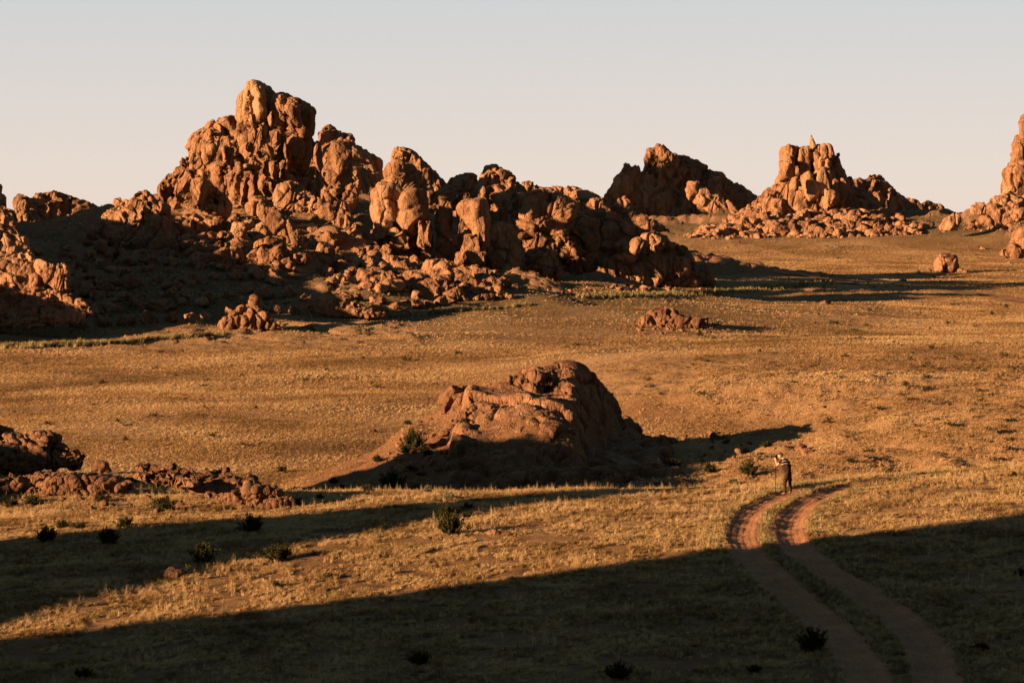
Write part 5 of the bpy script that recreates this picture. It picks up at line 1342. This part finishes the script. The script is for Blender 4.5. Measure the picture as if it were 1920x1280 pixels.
for sgn, k in ((1, 'L'), (-1, 'R')):
    ax, ay, az_ = J['ank' + k]
    skin_obj('boot', [(ax - 0.04, ay, 0.045), (ax, ay, 0.06), (ax + 0.10, ay + 0.015 * sgn, 0.045), (ax + 0.18, ay + 0.025 * sgn, 0.035), (ax, ay, 0.13)], [(0, 1), (1, 2), (2, 3), (1, 4)], [0.045, 0.052, 0.046, 0.035, 0.048], 1, M_shoe, body)
    ell('pocket', M_trou, (-0.07, 0.225 * sgn, 0.60), (0.07, 0.03, 0.09), (0, 0, 0), trou, 3)
skin_obj('wristwatch', [(0.425, 0.108, 1.335), (0.434, 0.10, 1.347)], [(0, 1)], [0.036, 0.036], 0, M_blk, body, sub=1)

def to_world(p):
    return np.array([px_, py_, pz_]) + np.array(Euler((0, 0, FACE)).to_matrix()) @ np.array(p)
def prim(name, mat, build, parent=None, loc=(0, 0, 0), rot=(0, 0, 0)):
    bm = bmesh.new(); build(bm); me = bpy.data.meshes.new(name); bm.to_mesh(me); bm.free(); me.materials.append(mat)
    o = link(name, me, loc, parent); o.rotation_euler = rot; return o
def boxb(sx, sy, sz, bev=0.006, off=(0, 0, 0)):
    def f(bm):
        r = bmesh.ops.create_cube(bm, size=1); bmesh.ops.scale(bm, vec=(sx, sy, sz), verts=r['verts']); bmesh.ops.translate(bm, vec=off, verts=r['verts'])
        bmesh.ops.bevel(bm, geom=bm.edges[:], offset=bev, segments=2, affect='EDGES')
    return f
def cylx(r1, r2, l, off=(0, 0, 0), axis='X'):
    def f(bm):
        r = bmesh.ops.create_cone(bm, cap_ends=True, segments=24, radius1=r1, radius2=r2, depth=l)
        if axis == 'X': bmesh.ops.rotate(bm, cent=(0, 0, 0), matrix=Matrix.Rotation(math.pi / 2, 3, 'Y'), verts=r['verts'])
        bmesh.ops.translate(bm, vec=off, verts=r['verts'])
        bmesh.ops.bevel(bm, geom=[e for e in bm.edges if e.calc_face_angle(0) > 0.8], offset=min(r1, r2, l) * 0.12, segments=2, affect='EDGES')
    return f
cw = to_world((0.505, 0, 1.515))
ce = bpy.data.objects.new('camera_with_lens', None); COL.objects.link(ce); ce.location = cw; ce.rotation_euler = (0, 0, FACE)
tag(ce, 'black camera with a lens held up to the eye by the bending man', 'camera')
prim('camera_body', M_blk, boxb(0.07, 0.14, 0.095, 0.012), ce)
prim('viewfinder_hump', M_blk, boxb(0.055, 0.05, 0.035, 0.008, (0, 0, 0.06)), ce)
ln = prim('lens', M_blk, cylx(0.036, 0.042, 0.13, (0.10, 0, -0.002)), ce)
prim('lens_hood', M_blk, cylx(0.043, 0.052, 0.05, (0.19, 0, -0.002)), ln)
prim('lens_ring', M_metal, cylx(0.0445, 0.0445, 0.015, (0.12, 0, -0.002)), ln)
mt_top = cw + np.array([0, 0, -0.05])
mx, my, mz = on_ground(1453, 924)
foot = np.array([mt_top[0] - 0.06, py_ - 0.05, 0.0]); foot[2] = float(gz(np.array([foot[0]]), np.array([foot[1]]))[0])
mono = bpy.data.objects.new('monopod', None); COL.objects.link(mono); mono.location = foot
tag(mono, 'thin black monopod standing on the verge under the camera', 'monopod')
top = mt_top - foot; Lm = float(np.linalg.norm(top)); qrot = Vector(top).to_track_quat('Z', 'Y').to_euler()
M_pole = simple_mat('pole_black', (0.015, 0.014, 0.013), 0.85, 0.1)
for nm, z0, z1, r in (('lower_tube', 0.02, 0.50, 0.012), ('middle_tube', 0.50, 0.95, 0.014), ('upper_tube', 0.95, Lm - 0.03, 0.015)):
    prim(nm, M_pole, cylx(r, r, z1 - z0, (0, 0, (z0 + z1) / 2), 'Z'), mono, rot=qrot)
for z0 in (0.50, 0.95): prim('twist_lock', M_blk, cylx(0.019, 0.019, 0.06, (0, 0, z0), 'Z'), mono, rot=qrot)
prim('grip', M_blk, cylx(0.022, 0.022, 0.16, (0, 0, Lm - 0.20), 'Z'), mono, rot=qrot)
prim('rubber_foot', M_blk, cylx(0.017, 0.014, 0.04, (0, 0, 0.02), 'Z'), mono, rot=qrot)
prim('head_plate', M_blk, cylx(0.026, 0.026, 0.03, (0, 0, Lm - 0.015), 'Z'), mono, rot=qrot)
# sling bag on the back: two pale bands across it, a red tab
bw = to_world((0, 0, 0))
bag = bpy.data.objects.new('sling_bag', None); COL.objects.link(bag); bag.location = bw; bag.rotation_euler = (0, 0, FACE)
tag(bag, 'dark sling bag with two pale curved bands worn on the bending man', 'bag')
ell('pouch', M_bag, (-0.13, 0.03, 1.19), (0.06, 0.15, 0.13), (0, 0.42, 0), bag, 4)
ell('red_tab', M_red, (-0.19, -0.06, 1.20), (0.02, 0.05, 0.035), (0, 0.42, 0), bag, 3)
def band(nm, t0, r0):
    pts = []
    for a in np.linspace(-0.2, 3.34, 26):
        t = t0 + 0.07 * math.cos(a)
        pts.append((-0.06 + 0.42 * t - math.sin(a) * 0.91 * 0.175, math.cos(a) * r0, 1.08 + 0.91 * t + math.sin(a) * 0.42 * 0.175))
    V_ = []; F_ = []
    for i, p in enumerate(pts):
        p = np.array(p); s2 = np.array([0.42, 0, 0.91]) * 0.018; n2 = np.array([-0.91, 0, 0.42]) * 0.006
        V_ += [p - s2 - n2, p + s2 - n2, p + s2 + n2, p - s2 + n2]
        if i:
            b = 4 * i
            for q in range(4): F_.append([b - 4 + q, b - 4 + (q + 1) % 4, b + (q + 1) % 4, b + q])
    link(nm, make_mesh(nm, np.array(V_), np.array(F_), False, M_strap), (0, 0, 0), bag)
band('pale_band', 0.24, 0.215)
band('pale_band', 0.13, 0.212)
